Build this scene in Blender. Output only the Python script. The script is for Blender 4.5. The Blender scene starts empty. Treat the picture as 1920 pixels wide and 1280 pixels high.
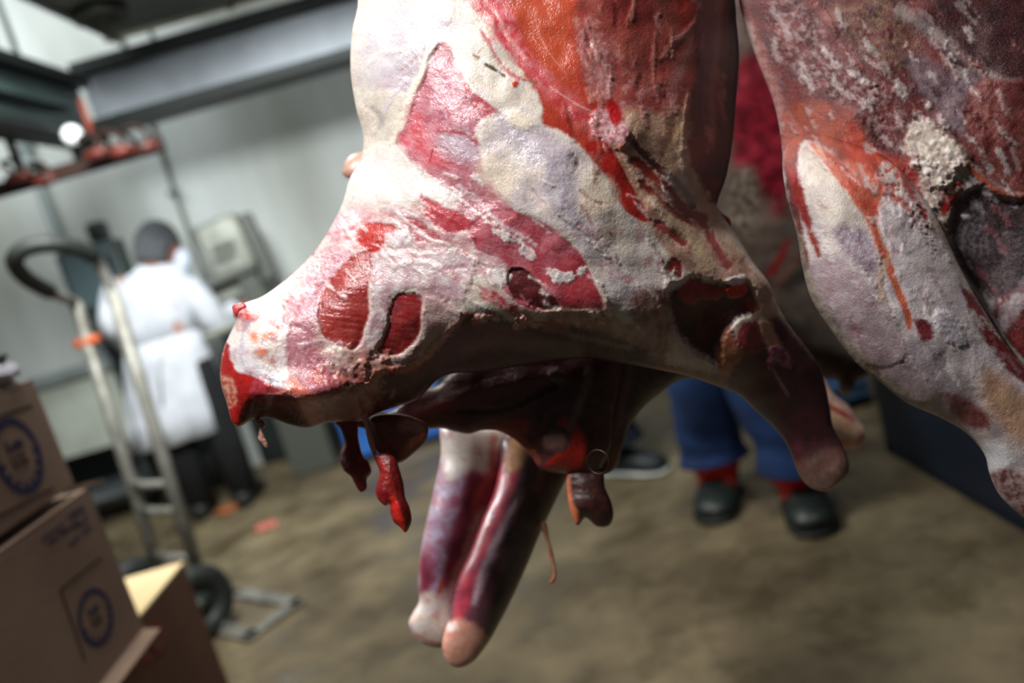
import bpy, bmesh, math, random
import numpy as np
from mathutils import Vector, Matrix

# ------------------------------------------------------------------ camera, world, lights
sc = bpy.context.scene
F = 1493.0; PITCH = math.radians(10); ROLL = math.radians(16); CAM = np.array([0, 0, 1.3])
FW = np.array([0, math.cos(PITCH), -math.sin(PITCH)]); R0 = np.array([1, 0, 0.]); U0 = np.array([0, math.sin(PITCH), math.cos(PITCH)])
RT = math.cos(ROLL)*R0 - math.sin(ROLL)*U0; UP = math.sin(ROLL)*R0 + math.cos(ROLL)*U0
def ray(px, py): return FW + RT*(px-960)/F - UP*(py-640)/F
def PY(px, py, y): d = ray(px, py); return Vector(CAM + d*y/d[1])
def PZ(px, py, z=0.0): d = ray(px, py); return Vector(CAM + d*(z-1.3)/d[2])
def PD(px, py, dep): return Vector(CAM + ray(px, py)*dep)

cam = bpy.data.cameras.new('camera'); camo = bpy.data.objects.new('camera', cam); sc.collection.objects.link(camo)
M = Matrix(((RT[0], UP[0], -FW[0], CAM[0]), (RT[1], UP[1], -FW[1], CAM[1]), (RT[2], UP[2], -FW[2], CAM[2]), (0, 0, 0, 1)))
camo.matrix_world = M
cam.sensor_width = 36; cam.lens = 28.0; cam.clip_start = 0.05; cam.clip_end = 60
cam.dof.use_dof = True; cam.dof.focus_distance = 0.80; cam.dof.aperture_fstop = 2.0
sc.camera = camo
w = bpy.data.worlds.new('world'); sc.world = w; w.use_nodes = True
w.node_tree.nodes['Background'].inputs[0].default_value = (0.95, 0.92, 0.92, 1)
w.node_tree.nodes['Background'].inputs[1].default_value = 0.036
sc.view_settings.view_transform = 'Standard'; sc.view_settings.look = 'None'
sc.view_settings.exposure = 0.0; sc.view_settings.gamma = 1.0; sc.view_settings.use_curve_mapping = False
def area(loc, target, size, watts, col=(1, 1, 1), size_y=None, spread=180):
    l = bpy.data.lights.new('area_light', 'AREA'); l.energy = watts; l.color = col; l.size = size
    if size_y: l.shape = 'RECTANGLE'; l.size_y = size_y
    l.spread = math.radians(spread)
    o = bpy.data.objects.new('area_light', l); sc.collection.objects.link(o); o.location = loc
    o.rotation_euler = (Vector(target)-Vector(loc)).to_track_quat('-Z', 'Y').to_euler(); return o
tgt = PD(960, 420, 0.8)
Ld = RT*(-0.58) + UP*0.58 - FW*0.57; Ld = Ld/np.linalg.norm(Ld)
kl = bpy.data.lights.new('work_spot_light', 'SPOT'); kl.energy = 178; kl.color = (1.0, 0.97, 0.945); kl.shadow_soft_size = 0.12
kl.spot_size = math.radians(42); kl.spot_blend = 0.7
ko = bpy.data.objects.new('work_spot_light', kl); sc.collection.objects.link(ko); ko.location = tgt + Vector(Ld*1.7)
ko.rotation_euler = (tgt-ko.location).to_track_quat('-Z', 'Y').to_euler()
area((-0.7, 1.6, 2.9), (-1.9, 5.4, 1.0), 0.9, 88, (0.95, 1.0, 0.99), 0.9, 110)     # unseen fill added for wall and worker; then ceiling lamps of the room
area((-2.6, 4.0, 3.2), (-2.0, 5.4, 2.4), 1.2, 20, (0.93, 1.0, 1.0), 0.3)
area((-1.0, 2.5, 3.3), (-0.9, 2.5, 0), 0.8, 62, (1.0, 0.98, 0.9), 0.5)
area((1.2, 3.6, 3.3), (1.2, 3.5, 0), 0.6, 12, (0.95, 1.0, 1.0), 0.5)
area((0.62, 1.15, 3.25), tuple(PD(1450, 300, 1.42)), 0.3, 6, (1.0, 0.97, 0.92), None, 70)  # unseen lamp added to brighten the carcass in the gap
rl_ = bpy.data.lights.new('side_spot_light', 'SPOT'); rl_.energy = 60; rl_.shadow_soft_size = 0.06; rl_.spot_size = math.radians(21); rl_.spot_blend = 0.6  # unseen spot added to light the two hanging forelegs
ro = bpy.data.objects.new('side_spot_light', rl_); sc.collection.objects.link(ro); tl = PD(850, 1050, 1.1); ro.location = tl + Vector(RT*-1.25 + UP*0.42 + FW*0.12)
ro.rotation_euler = (tl-ro.location).to_track_quat('-Z', 'Y').to_euler()

# ------------------------------------------------------------------ helpers
C = sc.collection
def s2l(c):
    if isinstance(c, str):
        c = c.lstrip('#'); c = [int(c[i:i+2], 16)/255 for i in (0, 2, 4)]
    return np.array([x/12.92 if x <= 0.04045 else ((x+0.055)/1.055)**2.4 for x in c])
def tag(o, label=None, cat=None, group=None, kind=None):
    if label: o['label'] = label
    if cat: o['category'] = cat
    if group: o['group'] = group
    if kind: o['kind'] = kind
    return o
def empty(name, loc, label=None, cat=None, group=None, rz=0):
    o = bpy.data.objects.new(name, None); C.objects.link(o); o.location = loc; o.rotation_euler = (0, 0, rz)
    o.empty_display_size = 0.05
    bpy.context.view_layer.update()
    return tag(o, label, cat, group)
def link(name, me, m=None, parent=None):
    if m: me.materials.append(m)
    o = bpy.data.objects.new(name, me); C.objects.link(o)
    if parent:
        bpy.context.view_layer.update()
        o.parent = parent; o.matrix_parent_inverse = parent.matrix_world.inverted()
    return o
def finish(name, bm, m, parent=None, smooth=True):
    me = bpy.data.meshes.new(name); bmesh.ops.recalc_face_normals(bm, faces=bm.faces); bm.to_mesh(me); bm.free()
    if smooth:
        me.polygons.foreach_set('use_smooth', [True]*len(me.polygons))
    return link(name, me, m, parent)
def mat(name, col, rough=0.6, metal=0.0, col2=None, scale=4.0, bump=0.0, bscale=60, detail=4, coat=0.0, ramp=(0.35, 0.65), emit=None, stretch=None):
    m = bpy.data.materials.new(name); m.use_nodes = True; nt = m.node_tree; b = nt.nodes['Principled BSDF']
    b.inputs['Base Color'].default_value = (*s2l(col), 1); b.inputs['Roughness'].default_value = rough; b.inputs['Metallic'].default_value = metal
    b.inputs['Coat Weight'].default_value = coat
    tc = nt.nodes.new('ShaderNodeTexCoord'); src = tc.outputs['Object']
    if stretch:
        mp = nt.nodes.new('ShaderNodeMapping'); mp.inputs['Scale'].default_value = stretch; nt.links.new(src, mp.inputs[0]); src = mp.outputs[0]
    if col2:
        n = nt.nodes.new('ShaderNodeTexNoise'); n.inputs['Scale'].default_value = scale; n.inputs['Detail'].default_value = detail
        nt.links.new(src, n.inputs['Vector'])
        r = nt.nodes.new('ShaderNodeValToRGB'); r.color_ramp.elements[0].position = ramp[0]; r.color_ramp.elements[1].position = ramp[1]
        r.color_ramp.elements[0].color = (*s2l(col), 1); r.color_ramp.elements[1].color = (*s2l(col2), 1)
        nt.links.new(n.outputs[0], r.inputs[0]); nt.links.new(r.outputs[0], b.inputs['Base Color'])
    if bump:
        n = nt.nodes.new('ShaderNodeTexNoise'); n.inputs['Scale'].default_value = bscale; n.inputs['Detail'].default_value = 5
        nt.links.new(src, n.inputs['Vector']); bp = nt.nodes.new('ShaderNodeBump'); bp.inputs['Strength'].default_value = bump; bp.inputs['Distance'].default_value = 0.01
        nt.links.new(n.outputs[0], bp.inputs['Height']); nt.links.new(bp.outputs[0], b.inputs['Normal'])
    if emit:
        b.inputs['Emission Color'].default_value = (*s2l(col), 1); b.inputs['Emission Strength'].default_value = emit
    return m
def bx(bm, c, s, rot=None, bev=0.0):
    r = bmesh.ops.create_cube(bm, size=1.0); vs = r['verts']
    for v in vs: v.co = Vector((v.co.x*s[0], v.co.y*s[1], v.co.z*s[2]))
    if bev:
        es = list({e for v in vs for e in v.link_edges})
        rr = bmesh.ops.bevel(bm, geom=es, offset=bev, segments=2, affect='EDGES', profile=0.5)
        vs = list({v for f in rr['faces'] for v in f.verts} | {v for v in vs if v.is_valid})
    mt = (rot.to_4x4() if rot is not None else Matrix())
    mt = Matrix.Translation(Vector(c)) @ mt
    for v in vs: v.co = mt @ v.co
    return vs
def tube(bm, pts, rad, seg=10, closed=False):
    pts = [Vector(p) for p in pts]; n = len(pts); rings = []
    if not hasattr(rad, '__len__'): rad = [rad]*n
    a = None
    for i, p in enumerate(pts):
        if closed: t = pts[(i+1) % n]-pts[i-1]
        else: t = pts[min(i+1, n-1)]-pts[max(i-1, 0)]
        t.normalize()
        if a is None: a = t.orthogonal().normalized()
        a = (a - t*a.dot(t)).normalized(); b = t.cross(a)
        rings.append([bm.verts.new(p+(a*math.cos(2*math.pi*k/seg)+b*math.sin(2*math.pi*k/seg))*rad[i]) for k in range(seg)])
    for i in range(n if closed else n-1):
        A, B = rings[i], rings[(i+1) % n]
        for k in range(seg): bm.faces.new((A[k], A[(k+1) % seg], B[(k+1) % seg], B[k]))
    if not closed:
        bm.faces.new(rings[0][::-1]); bm.faces.new(rings[-1])
def loft(bm, rings, seg=20):
    # rings: (centre, half width vector, half depth vector)
    R = []
    for c, a, b in rings:
        c, a, b = Vector(c), Vector(a), Vector(b)
        R.append([bm.verts.new(c+a*math.cos(2*math.pi*k/seg)+b*math.sin(2*math.pi*k/seg)) for k in range(seg)])
    for A, B in zip(R[:-1], R[1:]):
        for k in range(seg): bm.faces.new((A[k], A[(k+1) % seg], B[(k+1) % seg], B[k]))
    bm.faces.new(R[0][::-1]); bm.faces.new(R[-1])
def catmull(pts, n=4, closed=True):
    P = np.array(pts, float); N = len(P); out = []
    rng = range(N) if closed else range(N-1)
    for i in rng:
        if closed: a, b, c, d = P[i-1], P[i], P[(i+1) % N], P[(i+2) % N]
        else: a, b, c, d = P[max(i-1, 0)], P[i], P[i+1], P[min(i+2, N-1)]
        for k in range(n):
            t = k/n
            out.append(0.5*((2*b)+(-a+c)*t+(2*a-5*b+4*c-d)*t*t+(-a+3*b-3*c+d)*t**3))
    if not closed: out.append(P[-1])
    return np.array(out)

# ------------------------------------------------------------------ numpy noise
_rs = np.random.RandomState(7)
_perm = _rs.permutation(4096)
_gr = _rs.uniform(0, 2*math.pi, 4096); _gx, _gy = np.cos(_gr), np.sin(_gr)
def perlin(x, y, seed=0):
    x = np.asarray(x, float)+seed*17.31; y = np.asarray(y, float)+seed*9.77
    xi = np.floor(x).astype(int); yi = np.floor(y).astype(int); xf = x-xi; yf = y-yi
    u = xf*xf*xf*(xf*(xf*6-15)+10); v = yf*yf*yf*(yf*(yf*6-15)+10)
    def g(i, j, dx, dy):
        h = _perm[(_perm[i & 4095]+j) & 4095]
        return _gx[h]*dx+_gy[h]*dy
    a = g(xi, yi, xf, yf); b = g(xi+1, yi, xf-1, yf); c = g(xi, yi+1, xf, yf-1); d = g(xi+1, yi+1, xf-1, yf-1)
    return (a*(1-u)+b*u)*(1-v)+(c*(1-u)+d*u)*v
def fbm(x, y, oct=4, seed=0, gain=0.5):
    s = 0; a = 1; t = 0
    for o in range(oct):
        s = s+a*perlin(x*2**o, y*2**o, seed+o*3); t += a; a *= gain
    return s/t*1.6
def ridged(x, y, oct=3, seed=0):
    s = 0; a = 1; t = 0
    for o in range(oct):
        s = s+a*(1-np.abs(perlin(x*2**o, y*2**o, seed+o*5))*2.6); t += a; a *= 0.5
    return s/t
def sst(x): x = np.clip(x, 0, 1); return x*x*(3-2*x)
def polysd(X, Y, P, near=False):
    # signed distance, negative inside
    d2 = np.full(X.shape, 1e12); ins = np.zeros(X.shape, bool)
    if near: NX = np.zeros(X.shape); NY = np.zeros(X.shape)
    n = len(P)
    for i in range(n):
        ax, ay = P[i]; bx_, by = P[(i+1) % n]
        ex, ey = bx_-ax, by-ay; L = ex*ex+ey*ey+1e-9
        t = np.clip(((X-ax)*ex+(Y-ay)*ey)/L, 0, 1)
        qx = ax+ex*t; qy = ay+ey*t
        dd = (X-qx)**2+(Y-qy)**2
        if near:
            m = dd < d2; NX[m] = qx[m]; NY[m] = qy[m]
        d2 = np.minimum(d2, dd)
        if ay != by:
            ins ^= ((ay > Y) != (by > Y)) & (X < ex*(Y-ay)/ey+ax)
    d = np.sqrt(d2); d = np.where(ins, -d, d)
    return (d, NX, NY) if near else d
def linesd(X, Y, P, W):
    best = np.full(X.shape, 1e9); n = len(P)
    for i in range(n-1):
        ax, ay = P[i]; bx_, by = P[i+1]; ex, ey = bx_-ax, by-ay; L = ex*ex+ey*ey+1e-9
        t = np.clip(((X-ax)*ex+(Y-ay)*ey)/L, 0, 1)
        dd = np.sqrt((X-ax-ex*t)**2+(Y-ay-ey*t)**2)-(W[i]*(1-t)+W[i+1]*t)
        best = np.minimum(best, dd)
    return best

# ------------------------------------------------------------------ flesh surfaces
class Paint:
    """a list of tissue patches laid on a carcass: colour, thickness, fibres"""
    def __init__(s, base, base2, ns=40): s.base = (s2l(base), s2l(base2), ns); s.ops = []; s.veil = 1.0
    def poly(s, pts, col, **k): s.ops.append(('poly', pts, s2l(col), k)); return s
    def line(s, pts, w, col, **k): s.ops.append(('line', pts, s2l(col), dict(k, w=w))); return s
    def blob(s, c, r, col, ang=0, **k):
        a = math.radians(ang); pts = [(c[0]+r[0]*math.cos(t)*math.cos(a)-r[1]*math.sin(t)*math.sin(a), c[1]+r[0]*math.cos(t)*math.sin(a)+r[1]*math.sin(t)*math.cos(a)) for t in np.linspace(0, 2*math.pi, 10, endpoint=False)]
        s.ops.append(('poly', pts, s2l(col), k)); return s
    def run(s, X, Y):
        b1, b2, ns = s.base; N = len(X)
        t = sst(0.5+0.9*fbm(X/ns, Y/ns, 4, 11))[:, None]
        col = b1*(1-t)+b2*t; H = np.zeros(N); RG = np.full(N, 0.36); CR = np.full(N, 1.0)
        wx = fbm(X/22, Y/22, 4, 21); wf = fbm(X/7, Y/7, 3, 31)
        for q, (kind, pts, c, k) in enumerate(s.ops):
            soft = k.get('soft', 4); rag = k.get('rag', 6); mg = soft+rag*2+4
            wd = k.get('w', 0); wl = wd if hasattr(wd, '__len__') else None
            P = np.array(pts, float); mw = (max(wl) if wl else wd)
            sel = np.where((X > P[:, 0].min()-mg-mw) & (X < P[:, 0].max()+mg+mw) & (Y > P[:, 1].min()-mg-mw) & (Y < P[:, 1].max()+mg+mw))[0]
            if len(sel) == 0: continue
            x, y = X[sel], Y[sel]
            if kind == 'poly': d = polysd(x, y, catmull(P, 4))
            else:
                Q = catmull(P, 5, False); W = np.interp(np.linspace(0, 1, len(Q)), np.linspace(0, 1, len(P)), wl if wl else [wd]*len(P))
                d = linesd(x, y, Q, W)
            d = d+rag*(wx[sel]*0.9+wf[sel]*0.6)
            m = sst(0.5-d/(2*soft))
            op = k.get('op', 1)
            br = k.get('br', 0)          # broken, patchy cover
            if br:
                bsc = k.get('bs', 12); m = m*sst(0.5+(fbm(x/bsc, y/bsc, 4, q+40)-br)*3.0)
            cc = np.tile(c, (len(sel), 1))
            if 'c2' in k:
                sc_ = k.get('ns', 25); tt = sst(0.5+1.1*fbm(x/sc_, y/sc_, 4, q+60)+k.get('c2b', 0))[:, None]
                cc = cc*(1-tt)+s2l(k['c2'])*tt
            hh = np.full(len(sel), float(k.get('h', 0)))
            if 'fib' in k:
                ang, per, ah, ac = k['fib']; a = math.radians(ang)
                u = x*math.cos(a)+y*math.sin(a); v = -x*math.sin(a)+y*math.cos(a)
                v = v+3*perlin(u/40, v/60, q)
                f = fbm(u/(per*9), v/per, 3, q+80)
                hh = hh+ah*f; cc = cc*(1+ac*f)[:, None]
            mm = (m*op)[:, None]
            col[sel] = col[sel]*(1-mm)+cc*mm
            H[sel] += m*hh
            if 'rg' in k: RG[sel] = RG[sel]*(1-m*op)+k['rg']*m*op
            if 'cr' in k: CR[sel] = CR[sel]*(1-m*op)+k['cr']*m*op
        if s.veil:
            U = X*.8+Y*.6; V = -X*.6+Y*.8
            lum = col.mean(1)
            t = sst(fbm(X/30, Y/30, 5, 95)*1.7)*.66*sst((lum-.3)/.3)*s.veil*(.22+.95*sst((Y-360)/140)*sst((1500-X)/300))
            col = col*(1-t[:, None])+s2l('#b4606a')*t[:, None]
            t = sst(fbm(X/48, Y/40, 4, 195)*1.6)*.3*sst((lum-.3)/.3)*s.veil
            col = col*(1-t[:, None])+s2l('#b5a9b4')*t[:, None]
            w1 = ridged(U/30+.5*fbm(X/40, Y/40, 2, 3), V/12, 3, 91); t = sst((w1-.66)/.34)*.30*s.veil*sst((lum-.2)/.25)*CR.clip(0, 1.5)/1.2
            col = col*(1-t[:, None])+s2l('#e6dadc')*t[:, None]; H = H+t*3
            w2 = fbm(X/9, Y/9, 4, 57); t = sst((w2-.1)*2.2)*.3*s.veil*sst((lum-.16)/.25)*CR.clip(0, 1.5)/1.2
            col = col*(1-t[:, None])+(col*.5+s2l('#c9b0b4')*.5)*t[:, None]
            col = col*(1+.13*fbm(X/4, Y/4, 3, 99))[:, None]
        return np.clip(col, 0, 1), H, RG, CR

def flesh_mat(name='wet_flesh', frost=False, sss=0.25, bumpk=1.0):
    m = bpy.data.materials.new(name); m.use_nodes = True; nt = m.node_tree; b = nt.nodes['Principled BSDF']; L = nt.links
    at = nt.nodes.new('ShaderNodeAttribute'); at.attribute_name = 'tissue'
    rg = nt.nodes.new('ShaderNodeAttribute'); rg.attribute_name = 'wet'
    tc = nt.nodes.new('ShaderNodeTexCoord')
    n1 = nt.nodes.new('ShaderNodeTexNoise'); n1.inputs['Scale'].default_value = 260; n1.inputs['Detail'].default_value = 6; n1.inputs['Distortion'].default_value = 1.4
    n2 = nt.nodes.new('ShaderNodeTexNoise'); n2.inputs['Scale'].default_value = 1100 if not frost else 1500; n2.inputs['Detail'].default_value = 3
    for n in (n1, n2): L.new(tc.outputs['Object'], n.inputs['Vector'])
    mx = nt.nodes.new('ShaderNodeMix'); mx.data_type = 'RGBA'; mx.blend_type = 'MULTIPLY'; mx.inputs[0].default_value = 1
    mr = nt.nodes.new('ShaderNodeMapRange'); mr.inputs['From Min'].default_value = .3; mr.inputs['From Max'].default_value = .7; mr.inputs['To Min'].default_value = .86; mr.inputs['To Max'].default_value = 1.1
    L.new(n1.outputs[0], mr.inputs[0]); L.new(at.outputs['Color'], mx.inputs[6]); L.new(mr.outputs[0], mx.inputs[7])
    colout = mx.outputs[2]
    if frost:
        r = nt.nodes.new('ShaderNodeMapRange'); r.inputs['From Min'].default_value = .56; r.inputs['From Max'].default_value = .74; r.inputs['To Max'].default_value = 0.55
        L.new(n2.outputs[0], r.inputs[0]); mf = nt.nodes.new('ShaderNodeMix'); mf.data_type = 'RGBA'
        L.new(r.outputs[0], mf.inputs[0]); L.new(colout, mf.inputs[6]); mf.inputs[7].default_value = (.6, .52, .5, 1); colout = mf.outputs[2]
    L.new(colout, b.inputs['Base Color']); L.new(rg.outputs['Fac'], b.inputs['Roughness'])
    b.inputs['Subsurface Weight'].default_value = sss; b.inputs['Subsurface Radius'].default_value = (1, .35, .25); b.inputs['Subsurface Scale'].default_value = 0.009
    b.inputs['Specular IOR Level'].default_value = 0.55
    if not frost: b.inputs['Coat Weight'].default_value = 0.28; b.inputs['Coat Roughness'].default_value = 0.17
    n3 = nt.nodes.new('ShaderNodeTexNoise'); n3.noise_type = 'RIDGED_MULTIFRACTAL'; n3.inputs['Scale'].default_value = 120; n3.inputs['Detail'].default_value = 4; n3.inputs['Distortion'].default_value = 0.8
    L.new(tc.outputs['Object'], n3.inputs['Vector'])
    a3 = nt.nodes.new('ShaderNodeMath'); a3.operation = 'MULTIPLY_ADD'; a3.inputs[1].default_value = 0.30; L.new(n3.outputs[0], a3.inputs[0]); L.new(n1.outputs[0], a3.inputs[2])
    ad = nt.nodes.new('ShaderNodeMath'); ad.operation = 'MULTIPLY_ADD'; ad.inputs[1].default_value = 0.35 if not frost else 0.8
    L.new(n2.outputs[0], ad.inputs[0]); L.new(a3.outputs[0], ad.inputs[2])
    bp = nt.nodes.new('ShaderNodeBump'); bp.inputs['Strength'].default_value = 0.42*bumpk; bp.inputs['Distance'].default_value = 0.0016
    L.new(ad.outputs[0], bp.inputs['Height']); L.new(bp.outputs[0], b.inputs['Normal'])
    if not frost: L.new(bp.outputs[0], b.inputs['Coat Normal'])
    return m

def inflate(name, outline, D, paint, parent, step=2.5, sf=0.7, sb=0.7, bumps=(), mat_=None, wob=1.0, R=60, smooth_n=4):
    """closed solid body: outline in picture directions, own distance D(m), rounded thickness front and back"""
    P = catmull(outline, smooth_n); x0, y0 = P.min(0)-step*2; x1, y1 = P.max(0)+step*2
    Df = D if callable(D) else (lambda x, y: np.full(np.shape(x), float(D)))
    # coarse solve of the thickness
    cs = max(3.0, max(x1-x0, y1-y0)/130.0); gx = np.arange(x0-cs, x1+2*cs, cs); gy = np.arange(y0-cs, y1+2*cs, cs)
    GX, GY = np.meshgrid(gx, gy); ins = polysd(GX.ravel(), GY.ravel(), P).reshape(GX.shape) < 0
    ins[0, :] = ins[-1, :] = False; ins[:, 0] = ins[:, -1] = False
    u = np.zeros(GX.shape); ii, jj = np.indices(GX.shape); red = ((ii+jj) % 2 == 0) & ins; blk = ((ii+jj) % 2 == 1) & ins
    om = 1.88
    for it in range(220):
        for mk in (red, blk):
            v = np.zeros_like(u); v[1:-1, 1:-1] = 0.25*(u[2:, 1:-1]+u[:-2, 1:-1]+u[1:-1, 2:]+u[1:-1, :-2]+cs*cs)
            u[mk] += om*(v[mk]-u[mk])
    # fine grid
    nx = int((x1-x0)/step)+1; ny = int((y1-y0)/step)+1
    X, Y = np.meshgrid(x0+np.arange(nx)*step, y0+np.arange(ny)*step)
    sd, NX, NY = polysd(X.ravel(), Y.ravel(), P, True); sd = sd.reshape(X.shape); NX = NX.reshape(X.shape); NY = NY.reshape(X.shape)
    keep = sd < step*0.7
    cell = keep[:-1, :-1] & keep[1:, :-1] & keep[:-1, 1:] & keep[1:, 1:] & (((sd[:-1, :-1] < 0).astype(int)+(sd[1:, :-1] < 0)+(sd[:-1, 1:] < 0)+(sd[1:, 1:] < 0)) > 0)
    cnt = np.zeros(X.shape, int); cnt[:-1, :-1] += cell; cnt[1:, :-1] += cell; cnt[:-1, 1:] += cell; cnt[1:, 1:] += cell
    used = cnt > 0; rim = used & (cnt < 4)
    X = np.where(rim, NX, X); Y = np.where(rim, NY, Y)
    idx = -np.ones(X.shape, int); idx[used] = np.arange(used.sum())
    vx = X[used]; vy = Y[used]; d = np.maximum(-sd[used], 0); isr = rim[used]; d[isr] = 0
    fx = (vx-gx[0])/cs; fy = (vy-gy[0])/cs; i = np.clip(fx.astype(int), 0, len(gx)-2); j = np.clip(fy.astype(int), 0, len(gy)-2); a = fx-i; b = fy-j
    uu = (u[j, i]*(1-a)+u[j, i+1]*a)*(1-b)+(u[j+1, i]*(1-a)+u[j+1, i+1]*a)*b
    h = np.sqrt(2*uu+1e-6)+0.01; hb = np.sqrt(d*(2*R+d)*1.3)*(1+(d/70)**2)+0.01
    h = (h**-4+hb**-4)**-0.25
    col, PH, RG, CR = paint.run(vx, vy)
    H = np.zeros(len(vx))
    for (cx, cy, rx, ry, ang, am) in bumps:
        an = math.radians(ang); ux = ((vx-cx)*math.cos(an)+(vy-cy)*math.sin(an))/rx; vv = (-(vx-cx)*math.sin(an)+(vy-cy)*math.cos(an))/ry
        H += am*np.exp(-(ux*ux+vv*vv))
    edge = np.clip(d/min(14, .45*d.max()), 0, 1)
    H = H*np.clip(d/45, 0, 1)+(PH*.5+wob*(5*fbm(vx/70, vy/70, 2, 5)+CR*.42*(ridged(vx/13+fbm(vx/25,vy/25,2,6), vy/13, 3, 8)-.6)))*edge
    Dm = Df(vx, vy); pxs = Dm/F
    df = Dm-(sf*h+H)*pxs; db = Dm+sb*h*pxs*(1+0.05*fbm(vx/50, vy/50, 2, 77))
    dirs = FW[None, :]+RT[None, :]*((vx-960)/F)[:, None]-UP[None, :]*((vy-640)/F)[:, None]
    df[isr] = Dm[isr]; V1 = CAM+dirs*df[:, None]; nr = ~isr; V2 = CAM+dirs[nr]*db[nr][:, None]
    n1 = len(vx); bi = np.where(isr, np.arange(n1), 0); bi[nr] = n1+np.arange(nr.sum())
    cj, ci = np.where(cell)
    q = np.stack([idx[cj, ci], idx[cj+1, ci], idx[cj+1, ci+1], idx[cj, ci+1]], 1)
    faces = np.concatenate([q, bi[q][:, ::-1]])
    verts = np.concatenate([V1, V2]); cols = np.concatenate([col, col[nr]]); rgs = np.concatenate([RG, RG[nr]])
    me = bpy.data.meshes.new(name); me.vertices.add(len(verts)); me.vertices.foreach_set('co', verts.ravel().astype(np.float32))
    me.loops.add(faces.size); me.loops.foreach_set('vertex_index', faces.ravel().astype(np.int32))
    me.polygons.add(len(faces)); me.polygons.foreach_set('loop_start', (np.arange(len(faces))*4).astype(np.int32))
    me.polygons.foreach_set('use_smooth', np.ones(len(faces), bool))
    ca = me.attributes.new('tissue', 'FLOAT_COLOR', 'POINT'); ca.data.foreach_set('color', np.concatenate([cols, np.ones((len(cols), 1))], 1).ravel().astype(np.float32))
    wa = me.attributes.new('wet', 'FLOAT', 'POINT'); wa.data.foreach_set('value', rgs.astype(np.float32))
    me.update(calc_edges=True); me.validate()
    return link(name, me, mat_ or FLESH, parent)
FLESH = flesh_mat(); FROST = flesh_mat('frosted_flesh', True, 0.06, 1.3)
DRYF = flesh_mat('flesh_out_of_focus', False, 0.1, 0.4)
# ------------------------------------------------------------------ the room
WALL = mat('painted_wall', '#c9cdcb', .55, 0, '#9a9c95', 1.1, .15, 8, 5, ramp=(.42, .68), stretch=(1.3, 1, .35))
def quadbox(name, a, b, m, kind='structure', bev=0):
    bm = bmesh.new(); a, b = Vector(a), Vector(b); bx(bm, (a+b)/2, [abs(b[i]-a[i]) for i in range(3)], None, bev)
    o = finish(name, bm, m, None, False); o['kind'] = kind; return o
def floor_mat():
    m = mat('wet_concrete', '#5c4f3a', .45, 0, '#82755a', 1.7, .4, 14, 8, ramp=(.38, .66)); nt = m.node_tree; b = nt.nodes['Principled BSDF']
    n = nt.nodes.new('ShaderNodeTexNoise'); n.inputs['Scale'].default_value = 4.5; n.inputs['Detail'].default_value = 7; n.inputs['Roughness'].default_value = .65
    tc = [x for x in nt.nodes if x.type == 'TEX_COORD'][0]; nt.links.new(tc.outputs['Object'], n.inputs['Vector'])
    r = nt.nodes.new('ShaderNodeMapRange'); r.inputs['From Min'].default_value = .36; r.inputs['From Max'].default_value = .66; r.inputs['To Min'].default_value = .58; r.inputs['To Max'].default_value = 1.1
    nt.links.new(n.outputs[0], r.inputs[0]); mx = nt.nodes.new('ShaderNodeMix'); mx.data_type = 'RGBA'; mx.blend_type = 'MULTIPLY'; mx.inputs[0].default_value = 1
    src = b.inputs['Base Color'].links[0].from_socket; nt.links.new(src, mx.inputs[6]); nt.links.new(r.outputs[0], mx.inputs[7]); nt.links.new(mx.outputs[2], b.inputs['Base Color'])
    r2 = nt.nodes.new('ShaderNodeMapRange'); r2.inputs['To Min'].default_value = .22; r2.inputs['To Max'].default_value = .75; r2.inputs['From Min'].default_value = .35; r2.inputs['From Max'].default_value = .6
    nt.links.new(n.outputs[0], r2.inputs[0]); nt.links.new(r2.outputs[0], b.inputs['Roughness']); return m
quadbox('floor', (-5, -1.2, -.1), (4.5, 5.5, 0), floor_mat())
quadbox('wall_back', (-5, 5.4, 0), (4.5, 5.55, 3.4), WALL)
quadbox('wall_left', (-5.1, -1.2, 0), (-5, 5.4, 3.4), WALL)
CEIL = mat('ceiling_panel', '#c4cbcc', .6, 0, '#a6aba8', 1.5, .05)
quadbox('ceiling', (-5, -1.2, 3.4), (4.5, 5.55, 3.5), CEIL)
STEEL = mat('brushed_steel', '#8f969a', .5, .55, '#7d8482', 6, .1, 40); DSTEEL = mat('dark_painted_steel', '#1a2220', .5, .2, '#101614', 5, .1); DUCT = mat('dull_duct_steel', '#9a9fa6', .42, .4, '#7c8289', 3, .05)
ALU = mat('worn_aluminium', '#8f8d86', .5, .35, '#6c6a62', 14, .25, 50); GAL = mat('galvanised_steel', '#8f9796', .42, .7, '#70787a', 7, .1)
BLACK = mat('black_rubber', '#111513', .6, 0, '#1c211e', 20, .2); GRN = mat('dark_green_enamel', '#3a4a47', .5, .1, '#2c3937', 5, .05)
WHT = mat('white_cotton', '#d3d6de', .85, 0, '#bfc3cc', 9, .5, 18); BLKT = mat('black_cloth', '#080a0c', .95, 0, '#0c0e10', 9, .4, 20)
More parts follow.
